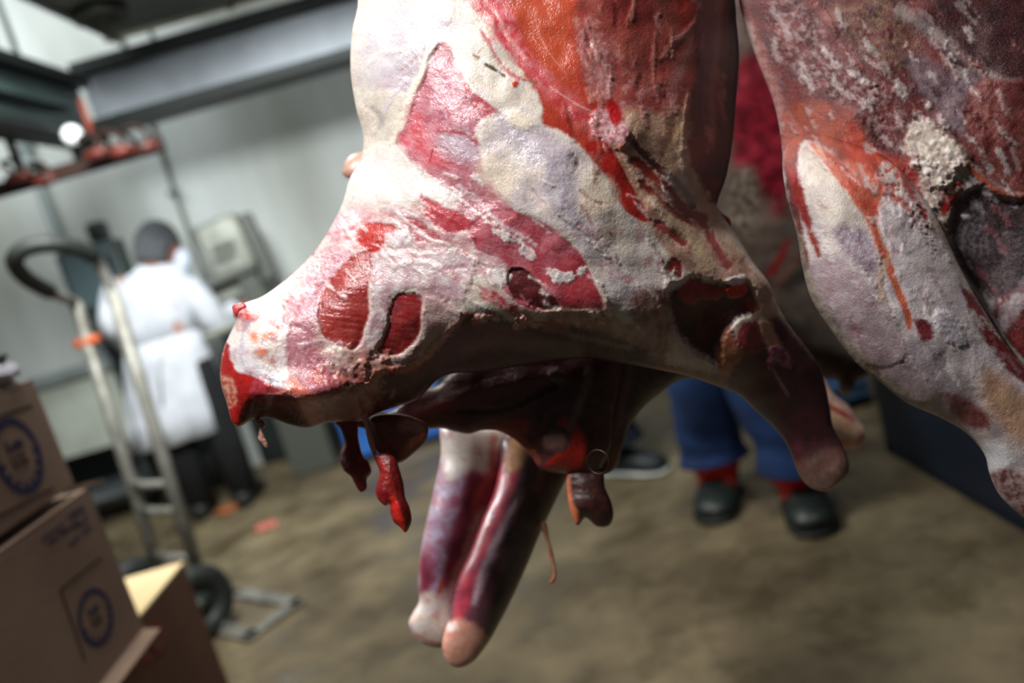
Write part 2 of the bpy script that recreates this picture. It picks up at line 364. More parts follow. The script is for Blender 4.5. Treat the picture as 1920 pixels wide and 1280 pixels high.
# overhead duct across the room, with a lip above and below
t = empty('overhead_duct', (-1.2, 4.5, 2.35), 'wide steel duct with dark upper and lower lips crossing below the ceiling', 'duct')
def part_box(name, a, b, m, p, bev=0, sm=False):
    bm = bmesh.new(); a, b = Vector(a), Vector(b); bx(bm, (a+b)/2, [abs(b[i]-a[i]) for i in range(3)], None, bev); return finish(name, bm, m, p, sm)
part_box('web', (-1.8, 4.46, 2.25), (2.2, 4.6, 2.52), DUCT, t)
part_box('flange', (-1.8, 4.36, 2.495), (2.2, 4.62, 2.555), DSTEEL, t, .004)
part_box('flange', (-1.8, 4.36, 2.205), (2.2, 4.62, 2.26), DSTEEL, t, .004)
for x in (-1.4, -.5, .6, 1.7): part_box('hanger', (x, 4.52, 2.54), (x+.02, 4.54, 3.4), GAL, t)
t = empty('overhead_pipe', (-.8, 4.2, 2.62), 'pale conduit pipe running just above the duct', 'pipe')
bm = bmesh.new(); tube(bm, [(-1.55, 4.3, 2.60), (0, 4.3, 2.60), (1.9, 4.3, 2.60)], .022, 12); finish('tube', bm, mat('beige_conduit', '#a19a84', .5, .1, '#87806c', 5), t)
for x in (-1.5, -.9, -.2, .8, 1.6):
    bm = bmesh.new(); tube(bm, [(x-.012, 4.3, 2.60), (x+.012, 4.3, 2.60)], .034, 12); finish('clamp', bm, ALU, t)
# beam running toward the camera on the left
t = empty('overhead_beam', (-1.8, 3.9, 2.3), 'dark steel beam at far left running toward the camera to meet the duct', 'beam')
part_box('web', (-1.83, 2.4, 2.16), (-1.78, 4.34, 2.42), GRN, t)
part_box('flange', (-1.90, 2.4, 2.41), (-1.71, 4.34, 2.46), DSTEEL, t, .004)
part_box('flange', (-1.90, 2.4, 2.13), (-1.71, 4.34, 2.17), DSTEEL, t, .004)
part_box('bracket', (-1.78, 2.5, 2.27), (-1.72, 4.05, 2.31), GRN, t); part_box('gusset', (-1.82, 4.1, 2.02), (-1.74, 4.2, 2.13), GRN, t)
for y in (2.9, 3.9): part_box('hanger', (-1.82, y, 2.46), (-1.80, y+.02, 3.4), GAL, t)
# cooler with a fan in its underside
q = PY(205, 66, 4.1); EV = mat('evap_grey', '#6a6f6a', .6, .2, '#585d58', 4)
t = empty('ceiling_cooler', q, 'grey cooler housing under the ceiling with a round fan in its underside', 'cooler')
part_box('case', (q.x, 3.1, q.z), (q.x+1.9, 4.15, q.z+.45), EV, t, .015); part_box('drip_lip', (q.x-.01, 3.09, q.z-.02), (q.x+.012, 4.16, q.z+.04), GAL, t)
part_box('hanger', (q.x+.2, 3.9, q.z+.45), (q.x+.23, 3.93, 3.4), GAL, t); part_box('hanger', (q.x+1.6, 3.9, q.z+.45), (q.x+1.63, 3.93, 3.4), GAL, t)
c = PZ(188, 22, q.z-.01); fr = .115; fn = empty('fan', c); fn.parent = t; bpy.context.view_layer.update(); fn.matrix_parent_inverse = t.matrix_world.inverted()
bm = bmesh.new()
for r in (fr, .09, .065, .04): tube(bm, [c+Vector((math.cos(s)*r, math.sin(s)*r, -.03)) for s in np.linspace(0, 2*math.pi, 26, endpoint=False)], .004, 6, True)
for k in range(12): s = k*math.pi/6; tube(bm, [c+Vector((math.cos(s)*fr, math.sin(s)*fr, -.03)), c+Vector((0, 0, -.035))], .003, 6)
finish('guard', bm, mat('fan_wire', '#55564a', .5, .5), fn)
bm = bmesh.new(); tube(bm, [c+Vector((0, 0, -.001)), c+Vector((0, 0, -.02))], fr*.97, 28); finish('shroud', bm, DSTEEL, fn)
bm = bmesh.new()
for k in range(4):
    s = k*math.pi/2; d1 = Vector((math.cos(s), math.sin(s), 0)); d2 = Vector((math.cos(s+.6), math.sin(s+.6), 0)); z_ = Vector((0, 0, 1))
    vs = [bm.verts.new(c-z_*.024+v) for v in (d1*.02, d1*.1+z_*.003, d2*.1-z_*.003, d2*.02)]; bm.faces.new(vs)
finish('blades', bm, mat('fan_blade', '#7a7460', .5, .3), fn)
# hook rail with scraps hanging from it
a, b = PY(-60, 375, 3.9), PY(300, 250, 3.9); zr = (a.z+b.z)/2
t = empty('hook_rail', (a.x, 3.9, zr), 'rusty dark rail at left under the beam, strung with hooks', 'rail')
RUST = mat('rusty_rail', '#1d1613', .7, .3, '#3a1e15', 22, .4)
part_box('rail', (a.x-1.2, 3.88, zr-.055), (b.x, 3.92, zr+.01), RUST, t, .004)
part_box('post', (a.x-.2, 3.89, zr), (a.x-.16, 3.92, 3.4), GRN, t); part_box('post', (-2.0, 3.89, zr), (-1.97, 3.92, 3.4), GRN, t)
REDM = mat('dark_red_meat', '#6a2416', .5, 0, '#2e120c', 14, .5, 40); PALE = mat('pale_knob', '#c9c4b8', .35)
for i, (px, py, s) in enumerate([(20, 320, .05), (70, 325, .05), (165, 275, .055), (205, 270, .06), (250, 262, .065)]):
    p = PY(px, py, 3.8); o = empty('gambrel_hook', p, ['rusty hook hanging at the far left end of the rail', 'rusty hook, second from the left frame edge on the rail', 'hook below the white lamp knob on the rail', 'hook in the middle of the reddish cluster on the rail', 'curled rusty hook at the right end of the rail'][i], 'hook', 'hooks strung along the rusty rail')
    bm = bmesh.new(); pts = [p+Vector((s*math.cos(q), 0, s*.9*math.sin(q))) for q in np.linspace(-2.4, 2.2, 14)]; tube(bm, [p+Vector((-s*.4, .09, zr-p.z+.02))]+pts[::-1], .011, 8); finish('hook', bm, RUST, o)
    bm = bmesh.new(); bmesh.ops.create_icosphere(bm, subdivisions=2, radius=.042, matrix=Matrix.Translation(p+Vector((s*.5, 0, -s*.7)))@Matrix.Diagonal((1.5, .8, .75, 1))); finish('scrap', bm, REDM, o)
p = PY(160, 215, 3.85); bm = bmesh.new(); tube(bm, [p+Vector((0, 0, .07)), p, p-Vector((0, 0, .08))], [.012, .014, .02], 8); tag(finish('red_handle', bm, mat('faded_red_paint', '#7e3a2a', .6), None), 'short faded red handle standing above the hook rail', 'handle')
bm = bmesh.new(); bmesh.ops.create_uvsphere(bm, u_segments=20, v_segments=12, radius=.045, matrix=Matrix.Translation(PY(136, 253, 3.85))); tag(finish('white_bulb_lamp', bm, mat('white_lamp_glass', '#f2f4f6', .3, emit=.5), None), 'small round white bulb beside the red handle on the rail', 'lamp')
# pipe and cabinet on the left
t = empty('wall_pipe', (PY(125, 500, 5.3).x, 5.3, 0), 'grey-green vertical pipe on the back wall left of the person in white', 'pipe')
x = PY(125, 500, 5.3).x; bm = bmesh.new(); tube(bm, [(x, 5.33, 0), (x, 5.33, 1), (x, 5.33, 3.4)], .03, 12); finish('tube', bm, mat('pipe_grey_green', '#8b9694', .5, .1), t)
for z in (.8, 1.6, 2.4): part_box('bracket', (x-.045, 5.3, z), (x+.045, 5.4, z+.03), GAL, t)
x = PY(308, 330, 5.3).x; t = empty('drain_pipe', (x, 5.3, 0), 'thin dark drip pipe on the back wall above the hair net', 'pipe')
bm = bmesh.new(); tube(bm, [(x, 5.383, 0), (x, 5.383, 1.6), (x, 5.383, 3.4)], .016, 10); finish('tube', bm, mat('pipe_dull_grey', '#6d6f6a', .6), t); part_box('bracket', (x-.03, 5.33, 1.9), (x+.03, 5.4, 1.93), GAL, t)  # plain dull grey for the drip pipe
p = PY(170, 500, 4.9); t = empty('control_cabinet', (p.x, 4.95, 0), 'dark green machine cabinet standing behind the hand truck handle', 'cabinet')
q1 = PY(135, 600, 4.6); q2 = PY(185, 450, 4.6)
part_box('case', (q1.x-.02, 4.7, q1.z), (q2.x+.03, 4.86, q2.z), GRN, t, .02); part_box('door', (q1.x+.02, 4.685, q1.z+.04), (q2.x+.0, 4.7, q2.z-.04), mat('cabinet_door', '#46565a', .45, .1), t, .005)
part_box('stand', (q1.x+.05, 4.75, 0), (q1.x+.11, 4.85, q1.z), DSTEEL, t); part_box('handle', (q2.x-.03, 4.66, q1.z+.2), (q2.x-.01, 4.685, q1.z+.3), BLACK, t)
p = PY(145, 420, 4.95); part_box('motor', (q2.x-.11, 4.72, q2.z), (q2.x-.02, 4.84, q2.z+.12), DSTEEL, t, .02)
# counter on the left
LB = mat('pale_counter', '#a8aca2', .6, 0, '#8c9086', 4); t = empty('work_counter', (-3.0, 4.9, 0), 'pale grey counter with steel top along the back wall behind the hand truck', 'counter')
part_box('top', (-4.6, 4.88, .96), (-2.1, 5.36, 1.01), STEEL, t, .006); part_box('front_panel', (-4.6, 4.92, .5), (-2.15, 4.95, .96), LB, t)
part_box('lower_shelf', (-4.6, 4.9, .18), (-2.15, 5.36, .22), GAL, t)
for x in (-4.4, -3.2, -2.2):
    for y in (4.98, 5.3): part_box('leg', (x-.02, y-.02, 0), (x+.02, y+.02, .98), GAL, t)
part_box('shade_backing', (-4.6, 5.34, .2), (-2.15, 5.36, .95), DSTEEL, t)  # dark sheet standing in for the shade under the counter
# grinder / saw machine
cx = PY(440, 480, 4.75); t = empty('bone_saw_machine', (cx.x, 4.9, 0), 'boxy stainless band saw with a green button at the back wall', 'machine')
MG = mat('machine_grey', '#8b8d84', .4, .45, '#6c6e66', 8, .1); MD = mat('machine_dark', '#4c4e48', .5, .2)
Rm = Matrix.Rotation(.25, 3, 'Z') @ Matrix.Rotation(-.12, 3, 'Y')
def rb(name, px, py, y, s, m, bev=.01):
    bm = bmesh.new(); bx(bm, PY(px, py, y), s, Rm, bev); return finish(name, bm, m, t, False)
rb('head', 425, 462, 4.85, (.26, .3, .32), MG, .02); rb('motor_cover', 470, 470, 4.95, (.2, .3, .42), MD, .02); rb('guard', 436, 515, 4.8, (.3, .32, .05), MD); rb('throat', 425, 540, 4.85, (.22, .25, .14), MG)
rb('work_table', 450, 600, 4.8, (.42, .5, .035), MG, .006); rb('chute', 478, 545, 4.85, (.12, .3, .28), MD)
rb('slot', 418, 462, 4.69, (.13, .02, .035), MD, .003); rb('slot', 422, 480, 4.69, (.13, .02, .03), MD, .003)
bm = bmesh.new(); bmesh.ops.create_cone(bm, segments=16, radius1=.03, radius2=.025, depth=.04, cap_ends=True, matrix=Matrix.Translation(PY(381, 436, 4.72)) @ Matrix.Rotation(1.57, 4, 'X')); tag(finish('start_button', bm, mat('green_plastic', '#3f8a3c', .4), t), 'green round button')
z0 = PY(450, 610, 4.8).z
part_box('pedestal', (cx.x-.12, 4.82, 0), (cx.x+.16, 5.1, z0-.02), MD, t, .01); part_box('blade', (cx.x-.02, 4.72, z0), (cx.x-.015, 4.735, z0+.25), STEEL, t)
bm = bmesh.new(); bx(bm, PY(470, 592, 4.7), (.16, .1, .08), None, .03); tag(finish('meat_piece', bm, REDM, None), 'dark red meat cut lying on the saw table by the worker\'s hand', 'meat')
# steel table in the back centre
x1 = PY(610, 830, 5.15).x; t = empty('steel_table', (x1+.4, 5.2, 0), 'steel table with slim legs behind the hanging neck', 'table')
zt = .82; part_box('top', (x1-.05, 5.12, zt), (x1+.95, 5.35, zt+.04), STEEL, t, .006); part_box('shelf', (x1, 5.15, .2), (x1+.9, 5.325, .23), GAL, t)
for x in (x1, x1+.9):
    for y in (5.16, 5.30): part_box('leg', (x-.022, y-.022, 0), (x+.022, y+.022, zt), GAL, t)
part_box('shade_panel', (x1-.5, 5.33, .03), (x1+.9, 5.345, zt), DSTEEL, t)  # dark panel added to imitate the darkness under saw and table
# blue bins
BLU = mat('blue_plastic', '#2f66b4', .45, 0, '#2a5aa0', 5); LBLU = mat('light_blue_plastic', '#6f9fd8', .45, 0, '#5f8fc8', 5); NAVY = mat('navy_plastic', '#101c30', .55, 0, '#14243a', 4, .1)
def bin_(a, b, m, label, name='plastic_bin'):
    t = empty(name, ((a[0]+b[0])/2, (a[1]+b[1])/2, 0), label, 'bin'); w_ = .03
    x0, y0, z0 = a; x1, y1, z1 = b; bm = bmesh.new()
    bx(bm, ((x0+x1)/2, (y0+y1)/2, z0+.02), (x1-x0, y1-y0, .04)); 
    for A_, B_ in (((x0, y0), (x1, y0+w_)), ((x0, y1-w_), (x1, y1)), ((x0, y0+w_), (x0+w_, y1-w_)), ((x1-w_, y0+w_), (x1, y1-w_))):
        bx(bm, ((A_[0]+B_[0])/2, (A_[1]+B_[1])/2, (z0+z1)/2), (B_[0]-A_[0], B_[1]-A_[1], z1-z0))
    finish('tub', bm, m, t, False); bm = bmesh.new()
    tube(bm, [(x0, y0, z1), (x1, y0, z1), (x1, y1, z1), (x0, y1, z1)], .02, 8, True); finish('rim', bm, m, t)
    for z in (.35, .7):
        bm = bmesh.new(); bx(bm, ((x0+x1)/2, y0-.008, z0+(z1-z0)*z), ((x1-x0)*.9, .016, .02)); finish('rib', bm, m, t, False)
    return t
a = PZ(660, 872); b = PZ(850, 832); bin_((a.x, a.y, 0), (b.x-.02, a.y+.3, .6), BLU, 'bright blue plastic bin on the floor far behind the dangling strips')
a = PZ(1590, 768); bin_((a.x-.22, a.y, .0), (a.x+.11, a.y+.5, .34), LBLU, 'light blue bin behind the foreleg at right')
a = PZ(1690, 862); bin_((a.x, a.y-1.9, 0), (a.x+1.6, a.y+.1, .75), NAVY, 'big navy blue tub at the right edge of the floor')
# meat scraps on the floor
for px, py, r, l in [(500, 990, .05, 'pink meat scrap on the floor right of the hand truck'), (430, 958, .06, 'orange fatty scrap on the floor by the worker\'s feet')]:
    p = PZ(px, py); bm = bmesh.new(); bmesh.ops.create_icosphere(bm, subdivisions=3, radius=1, matrix=Matrix.Translation(p+Vector((0, 0, r*.25)))@Matrix.Diagonal((r*1.4, r, r*.3, 1)))
    for v in bm.verts: v.co += Vector((0, 0, .01*math.sin(v.co.x*90)*math.cos(v.co.y*80)))
    tag(finish('meat_scrap', bm, mat('scrap_pink', '#b8685a' if px > 450 else '#9c5a34', .4), None), l, 'scrap')

# ------------------------------------------------------------------ boxes
CARD = mat('pale_cardboard', '#927a6a', .8, 0, '#82695b', 3, .1, 60); CARDB = mat('brown_cardboard', '#5a3826', .85, 0, '#4a2e20', 3, .1, 60); CTOP = mat('kraft_lit_top', '#ecd3a6', .8, 0, '#e2c797', 3)  # carton top lightened, overhead light put into its colour
INK = mat('navy_ink', '#23204e', .7); BINK = mat('brown_ink', '#4a342c', .75); RINK = mat('red_ink', '#6a2418', .7); TAPE = mat('dark_gap', '#2a211c', .9)
xf = -1.07
def carton(y0, y1, z0, z1, x0, x1, label, m, mt=None, flap=True):
    t = empty('carton', ((x0+x1)/2, (y0+y1)/2, z0), label, 'box')
    part_box('box_body', (x0, y0, z0), (x1, y1, z1-.006), m, t, .006)
    part_box('top_flap', (x0, y0, z1-.006), ((x0+x1)/2-.002, y1, z1), mt or m, t); part_box('top_flap', ((x0+x1)/2+.002, y0, z1-.006), (x1, y1, z1), mt or m, t)
    return t
def onface(pts_yz, x, m, name, p, th=.0012, close=True):
    bm = bmesh.new(); vs = [bm.verts.new((x, y, z)) for y, z in pts_yz]; f = bm.faces.new(vs)
    r = bmesh.ops.extrude_face_region(bm, geom=[f]); 
    for v in r['geom']:
        if isinstance(v, bmesh.types.BMVert): v.co.x += th
    return finish(name, bm, m, p, False)
def stripe(y0, z0, y1, z1, wd, x, m, name, p):
    d = Vector((y1-y0, z1-z0)).normalized(); n = Vector((-d.y, d.x))*wd/2
    return onface([(y0+n.x, z0+n.y), (y1+n.x, z1+n.y), (y1-n.x, z1-n.y), (y0-n.x, z0-n.y)], x, m, name, p)
def PX(px, py, x=xf): d = ray(px, py); q = CAM+d*x/d[0]; return q[1], q[2]
def text(s, yz, size, x, m, p, name='lettering', sx=1.0):
    cu = bpy.data.curves.new(name, 'FONT'); cu.body = s; cu.size = size; cu.extrude = .0008; cu.align_x = 'CENTER'; cu.align_y = 'CENTER'; cu.offset = size*.02
    o = bpy.data.objects.new(name, cu); C.objects.link(o); cu.materials.append(m)
    bpy.context.view_layer.update(); me = bpy.data.meshes.new_from_object(o.evaluated_get(bpy.context.evaluated_depsgraph_get())); bpy.data.objects.remove(o)
    me.transform(Matrix(((0, 0, 1, x+.001), (sx, 0, 0, yz[0]), (0, 1, 0, yz[1]), (0, 0, 0, 1)))); return link(name, me, None, p)
def ringstamp(yz, ry, rz, x, p, t1, t2):
    bm = bmesh.new(); N = 60; rnd = random.Random(4)
    for k in range(N):
        q0, q1 = 2*math.pi*k/N, 2*math.pi*(k+1)/N
        dep = .80 if math.sin(q0) > .2 else (.66 if (k//2) % 2 else .82)
        P4 = [(math.cos(q0), math.sin(q0)), (math.cos(q1), math.sin(q1)), (math.cos(q1)*dep, math.sin(q1)*dep), (math.cos(q0)*dep, math.sin(q0)*dep)]
        bm.faces.new([bm.verts.new((x+.001, yz[0]+a_*ry, yz[1]+b_*rz)) for a_, b_ in P4])
    finish('round_stamp', bm, INK, p, False); text(t1, (yz[0], yz[1]+rz*.3), rz*.42, x, INK, p); text(t2, (yz[0], yz[1]-rz*.12), rz*.42, x, BINK, p)
yE = 1.87
low = carton(1.15, yE, .53, .915, -1.55, xf, 'pale carton with a round stamp in its corner, resting on the brown carton', CARD)
top = carton(1.22, yE-.03, .935, 1.2, -1.5, xf-.01, 'upper pale carton bearing a large round navy stamp, topmost of the stack', CARD)
bro = carton(1.2, 2.33, 0, .515, -1.75, -1.15, 'brown carton with kraft top coloured as if brightly lit, under the two pale cartons', CARDB, CTOP)
a1 = PX(0, 1030); a2 = PX(122, 930)
stripe(*PX(0, 781), *PX(68, 757), .006, xf-.01, BINK, 'printed_line', top); stripe(*PX(0, 968), *PX(108, 912), .006, xf-.01, BINK, 'printed_line', top)
c1 = PX(43, 852); e_ = PX(88, 852); g_ = PX(43, 795); ringstamp(c1, .08, .085, xf-.01, top, 'I-on', 'U.S.')
c2_ = PX(180, 1157); ringstamp(c2_, .07, .064, xf, low, 'I-on', 'U.S.')
stripe(*PX(113, 1105), *PX(190, 1045), .006, xf, BINK, 'printed_line', low); stripe(*PX(113, 1105), *PX(160, 1240), .006, xf, BINK, 'printed_line', low)
for k, (u0, v0, u1, v1) in enumerate([(68, 1020, 160, 952), (92, 1018, 165, 965), (130, 1022, 172, 985), (125, 968, 155, 948), (110, 1000, 170, 975)]):
    A0, A1 = PX(u0, v0), PX(u1, v1); n = 9; 
    for j in range(n):
        if (j*7+k) % 5 == 0: continue
        s0, s1 = j/n, (j+.8)/n; stripe(A0[0]+(A1[0]-A0[0])*s0, A0[1]+(A1[1]-A0[1])*s0, A0[0]+(A1[0]-A0[0])*s1, A0[1]+(A1[1]-A0[1])*s1, .006, xf, INK, 'print_word', low)
bm = bmesh.new(); bx(bm, (xf+.018, 1.66, .528), (.045, .4, .005), Matrix.Rotation(.25, 3, 'Y')); finish('bottom_flap', bm, CARD, low, False)
bm = bmesh.new(); bx(bm, (xf-.02, yE+.02, .918), (.07, .06, .005), Matrix.Rotation(-.25, 3, 'X')); finish('loose_flap', bm, CARD, low, False)
for s_, pp, z_ in (('T', (250, 1228), .12), ('C', (272, 1215), .12), ('O', (292, 1198), .12)):
    text(s_, PX(*pp, -1.15), z_, -1.15, RINK, bro)
t = empty('plastic_bag', (-1.15, 1.78, 1.2), 'crumpled white plastic bag lying on the upper carton', 'bag')
bm = bmesh.new(); bmesh.ops.create_icosphere(bm, subdivisions=4, radius=1)
for v in bm.verts:
    n_ = v.co.normalized(); f = 1+.12*math.sin(n_.x*9+n_.z*5)+.08*math.sin(n_.y*17+n_.x*11)+.05*math.sin(n_.z*23+n_.y*9)
    v.co = Vector((-1.15+n_.x*.07*f, 1.77+n_.y*.075*f, 1.232+max(n_.z*.036*f, -.032)))
finish('bag_sheet', bm, mat('white_film', '#c9c6d2', .25, 0, '#9c9aa6', 12, .8, 14), t)
bm = bmesh.new(); bx(bm, (-1.15, 1.76, 1.272), (.11, .1, .012), Matrix.Rotation(.1, 3, 'Y'), .004); finish('dark_tie', bm, BLACK, t)

# ------------------------------------------------------------------ hand truck
t = empty('hand_truck', PZ(400, 1180), 'aluminium hand truck with a black looped handle and toe plate on the floor', 'hand truck')
B1 = PZ(385, 1115, .13); ax_ = Vector((-.77, .63, 0)).normalized(); B2 = B1+ax_*.32; fwd = Vector((.63, .77, 0)).normalized()
T1 = PY(210, 545, 3.06); ln = T1-B1; T2 = B2+ln
def bar(pts, r, m, name, seg=10): bm = bmesh.new(); tube(bm, pts, r, seg); return finish(name, bm, m, t)
bar([B1, B1+ln*.5, T1], .026, ALU, 'rail'); bar([B2, B2+ln*.5, T2], .026, ALU, 'rail')
for f in (.02, .13, .29, .38):
    p1, p2 = B1+ln*f, B2+ln*f; bar([p1, (p1+p2)/2-fwd*.02, p2], .017, ALU, 'crossbar')
K = [T1-ln*.03, T1, PY(190, 502, 3.04), PY(162, 472, 2.98), PY(105, 458, 2.9), PY(50, 465, 2.86), PY(27, 489, 2.87), PY(50, 522, 2.96), PY(100, 550, 3.1), T2, T2-ln*.03]
def cat3(P, n=8):
    P = [Vector(p) for p in P]; out = []
    for i in range(len(P)-1):
        a, b, c, d = P[max(i-1, 0)], P[i], P[i+1], P[min(i+2, len(P)-1)]
        for k in range(n):
            s = k/n; out.append(0.5*((2*b)+(-a+c)*s+(2*a-5*b+4*c-d)*s*s+(-a+3*b-3*c+d)*s**3))
    return out+[P[-1]]
lp = cat3(K); n_ = len(lp); bar(lp, .02, ALU, 'handle_tube'); bar(lp[int(n_*.27):int(n_*.80)], .03, BLACK, 'grip')
for i_, (Bw, sg) in enumerate(((B1, -1), (B2, 1))):
    cw = Vector((Bw.x, Bw.y, .15))-fwd*.08+ax_*(.085*sg); bm = bmesh.new(); pts = []
    tw = [cw+(fwd*math.cos(q)+Vector((0, 0, 1))*math.sin(q))*.103 for q in np.linspace(0, 2*math.pi, 28, endpoint=False)]
    tube(bm, tw, .047, 12, True); wo = finish('wheel', bm, BLACK, t)
    bm = bmesh.new(); tube(bm, [cw-ax_*.02, cw+ax_*.02], .06, 20); tube(bm, [cw-ax_*.035, cw+ax_*.035], .02, 12); finish('hub', bm, mat('hub_grey', '#3c423e', .5, .2), wo)
bar([B1-ax_*.08+Vector((0, 0, -.005))-fwd*.03, B2+ax_*.08-fwd*.03+Vector((0, 0, -.005))], .012, GAL, 'axle')
c0 = PZ(470, 1190, .012); c1_ = c0+ax_*.44
for p_, q_ in ((c0, c0+fwd*.22), (c1_, c1_+fwd*.22), (c0+fwd*.22, c1_+fwd*.22), (c0, c1_)):
    bm = bmesh.new(); d = (q_-p_); bx(bm, (p_+q_)/2, (d.length+.05, .062, .014), Matrix.Rotation(math.atan2(d.y, d.x), 3, 'Z'), .003); finish('toe_plate_bar', bm, ALU, t, False)
bar([c0+ax_*.16, B1], .02, ALU, 'foot'); bar([c0+ax_*.44, B2], .02, ALU, 'foot')
p = PY(195, 640, B1.y-.2); bm = bmesh.new(); bx(bm, T2.lerp(B2, .13), (.1, .05, .035), None, .008); tag(finish('orange_strap', bm, mat('orange_plastic', '#d2653a', .5), t), 'orange plastic clip')

# ------------------------------------------------------------------ people
SKIN = mat('skin', '#a87660', .55, 0, '#98664f', 9)
def skin_mesh(name, joints, edges, m, parent, sub=2, root=None):
    names = list(joints); me = bpy.data.meshes.new(name); me.from_pydata([tuple(joints[k][0]) for k in names], [(names.index(a), names.index(b)) for a, b in edges], [])
    o = bpy.data.objects.new(name, me); C.objects.link(o)
    md = o.modifiers.new('s', 'SKIN'); md.use_smooth_shade = True
    for i, k in enumerate(names):
        r = joints[k][1]; r = r if hasattr(r, '__len__') else (r, r); me.skin_vertices[0].data[i].radius = r; me.skin_vertices[0].data[i].use_root = (k == (root or names[0]))
    o.modifiers.new('u', 'SUBSURF').levels = sub
    bpy.context.view_layer.update(); me2 = bpy.data.meshes.new_from_object(o.evaluated_get(bpy.context.evaluated_depsgraph_get())); bpy.data.objects.remove(o); me2.name = name
    return link(name, me2, m, parent)
def head(parent, c, r, face, hairm, cover=False):
    """skull with brow, nose, ears, lips; face is the direction looked in"""
    face = Vector(face).normalized(); up = Vector((0, 0, 1)); up = (up-face*up.dot(face)).normalized(); sd = face.cross(up)
    bm = bmesh.new(); bmesh.ops.create_uvsphere(bm, u_segments=28, v_segments=20, radius=1)
    for v in bm.verts:
        x, y, z = v.co; w_ = 1-.22*max(0, -z)**1.5
        f = y*(1.05+.08*max(0, -z)); dz = z
        f += .16*math.exp(-((x/.14)**2+((z+.12)/.17)**2))*(y > 0)-.07*math.exp(-(((abs(x)-.32)/.15)**2+((z-.05)/.12)**2))*(y > 0)+.06*math.exp(-((x/.25)**2+((z+.48)/.07)**2))*(y > 0)
        v.co = Vector(c)+(sd*x*.78*w_+face*f*.95+up*dz*1.18)*r
    for s in (-1, 1): bmesh.ops.create_uvsphere(bm, u_segments=8, v_segments=6, radius=1, matrix=Matrix.Translation(Vector(c)+sd*s*r*.8-face*r*.05) @ Matrix.Diagonal((r*.1, r*.16, r*.26, 1)))
    hd = finish('head', bm, SKIN, parent); bm = bmesh.new(); bmesh.ops.create_uvsphere(bm, u_segments=28, v_segments=20, radius=1)
    for v in bm.verts:
        x, y, z = v.co; lim = .15 if y > 0 else -.55
        if z < lim: z = lim
        k = 1.1 if not cover else 1.16
        v.co = Vector(c)+(sd*x*.8*k+face*(y*.97*k-.02)+up*z*1.2*k*(1 if y > .3 else 1))*r+up*.0
    finish('hair_net' if cover else 'hair', bm, hairm, parent)
    for s in (-1, 1):
        bm = bmesh.new(); bmesh.ops.create_uvsphere(bm, u_segments=10, v_segments=8, radius=r*.11, matrix=Matrix.Translation(Vector(c)+sd*s*r*.3+face*r*.84+up*r*.06)); finish('eye', bm, mat('eye', '#e8e4df', .2), parent)
    return hd
def hand(parent, w_, d_, sz=.09, m=None):
    d_ = Vector(d_).normalized(); s_ = d_.cross(Vector((0, 0, 1))).normalized(); n_ = s_.cross(d_); J = {'w': (w_, .024), 'p': (Vector(w_)+d_*sz*.55, (.036, .016))}; E = [('w', 'p')]
    ob = skin_mesh('palm', {'w': (Vector(w_), .024), 'm': (Vector(w_)+d_*sz*.45, .034), 'e': (Vector(w_)+d_*sz*.9, .032)}, [('w', 'm'), ('m', 'e')], m or SKIN, parent, 1)
    for k, (o_, L_) in enumerate([(-.03, .062), (-.01, .075), (.01, .07), (.03, .055)]):
        b_ = Vector(w_)+d_*sz*.85+s_*o_; bm = bmesh.new(); tube(bm, [b_, b_+d_*L_*.45-n_*.006, b_+d_*L_*.8-n_*.022, b_+d_*L_*.85-n_*.04], [.0095, .009, .008, .006], 8); finish('finger', bm, m or SKIN, parent)
    b_ = Vector(w_)+d_*sz*.3-s_*.028; bm = bmesh.new(); tube(bm, [b_, b_-s_*.022+d_*.02, b_-s_*.03+d_*.045-n_*.01], [.011, .01, .008], 8); finish('thumb', bm, m or SKIN, parent)
# worker in white, seen from behind at the saw
Yw = 4.55; foot = PZ(400, 962)
t = empty('person', (foot.x, Yw, 0), 'person in a long white coat and grey hair net, seen from behind at the saw', 'person')
def W(px, py, dy=0): return PY(px, py, Yw+dy)
hp = W(312, 640); hp.z = .93
J = {'hip': (hp, .15), 'belly': (W(300, 600), .15), 'chest': (W(290, 560), .17), 'neck': (W(287, 508), .055), 'crown': (W(292, 478), .05),
     'sl': (W(232, 535), .06), 'el': (W(213, 600, -.02), .045), 'wl': (W(245, 652, .2), .03), 'sr': (W(345, 540), .06), 'er': (W(405, 612, .05), .045), 'wr': (W(452, 575, .2), .03)}
hl, hr = hp+Vector((-.1, 0, -.04)), hp+Vector((.1, 0, -.04)); J.update({'tl': (hl, .09), 'kl': (Vector((hl.x-.02, Yw-.02, .5)), .06), 'al': (Vector((hl.x-.02, Yw+.02, .09)), .04), 'fl': (Vector((hl.x-.03, Yw+.17, .04)), .035),
    'tr': (hr, .09), 'kr': (Vector((hr.x+.02, Yw-.02, .5)), .06), 'ar': (Vector((hr.x+.04, Yw+.02, .09)), .04), 'fr': (Vector((hr.x+.06, Yw+.17, .04)), .035)})
skin_mesh('body', J, [('hip', 'belly'), ('belly', 'chest'), ('chest', 'neck'), ('neck', 'crown'), ('chest', 'sl'), ('sl', 'el'), ('el', 'wl'), ('chest', 'sr'), ('sr', 'er'), ('er', 'wr'), ('hip', 'tl'), ('tl', 'kl'), ('kl', 'al'), ('al', 'fl'), ('hip', 'tr'), ('tr', 'kr'), ('kr', 'ar'), ('ar', 'fr')], SKIN, t)
head(t, W(297, 466), .118, (.55, .8, -.35), mat('grey_hair_net', '#46484c', .9, 0, '#56585d', 30, .4, 60), True)
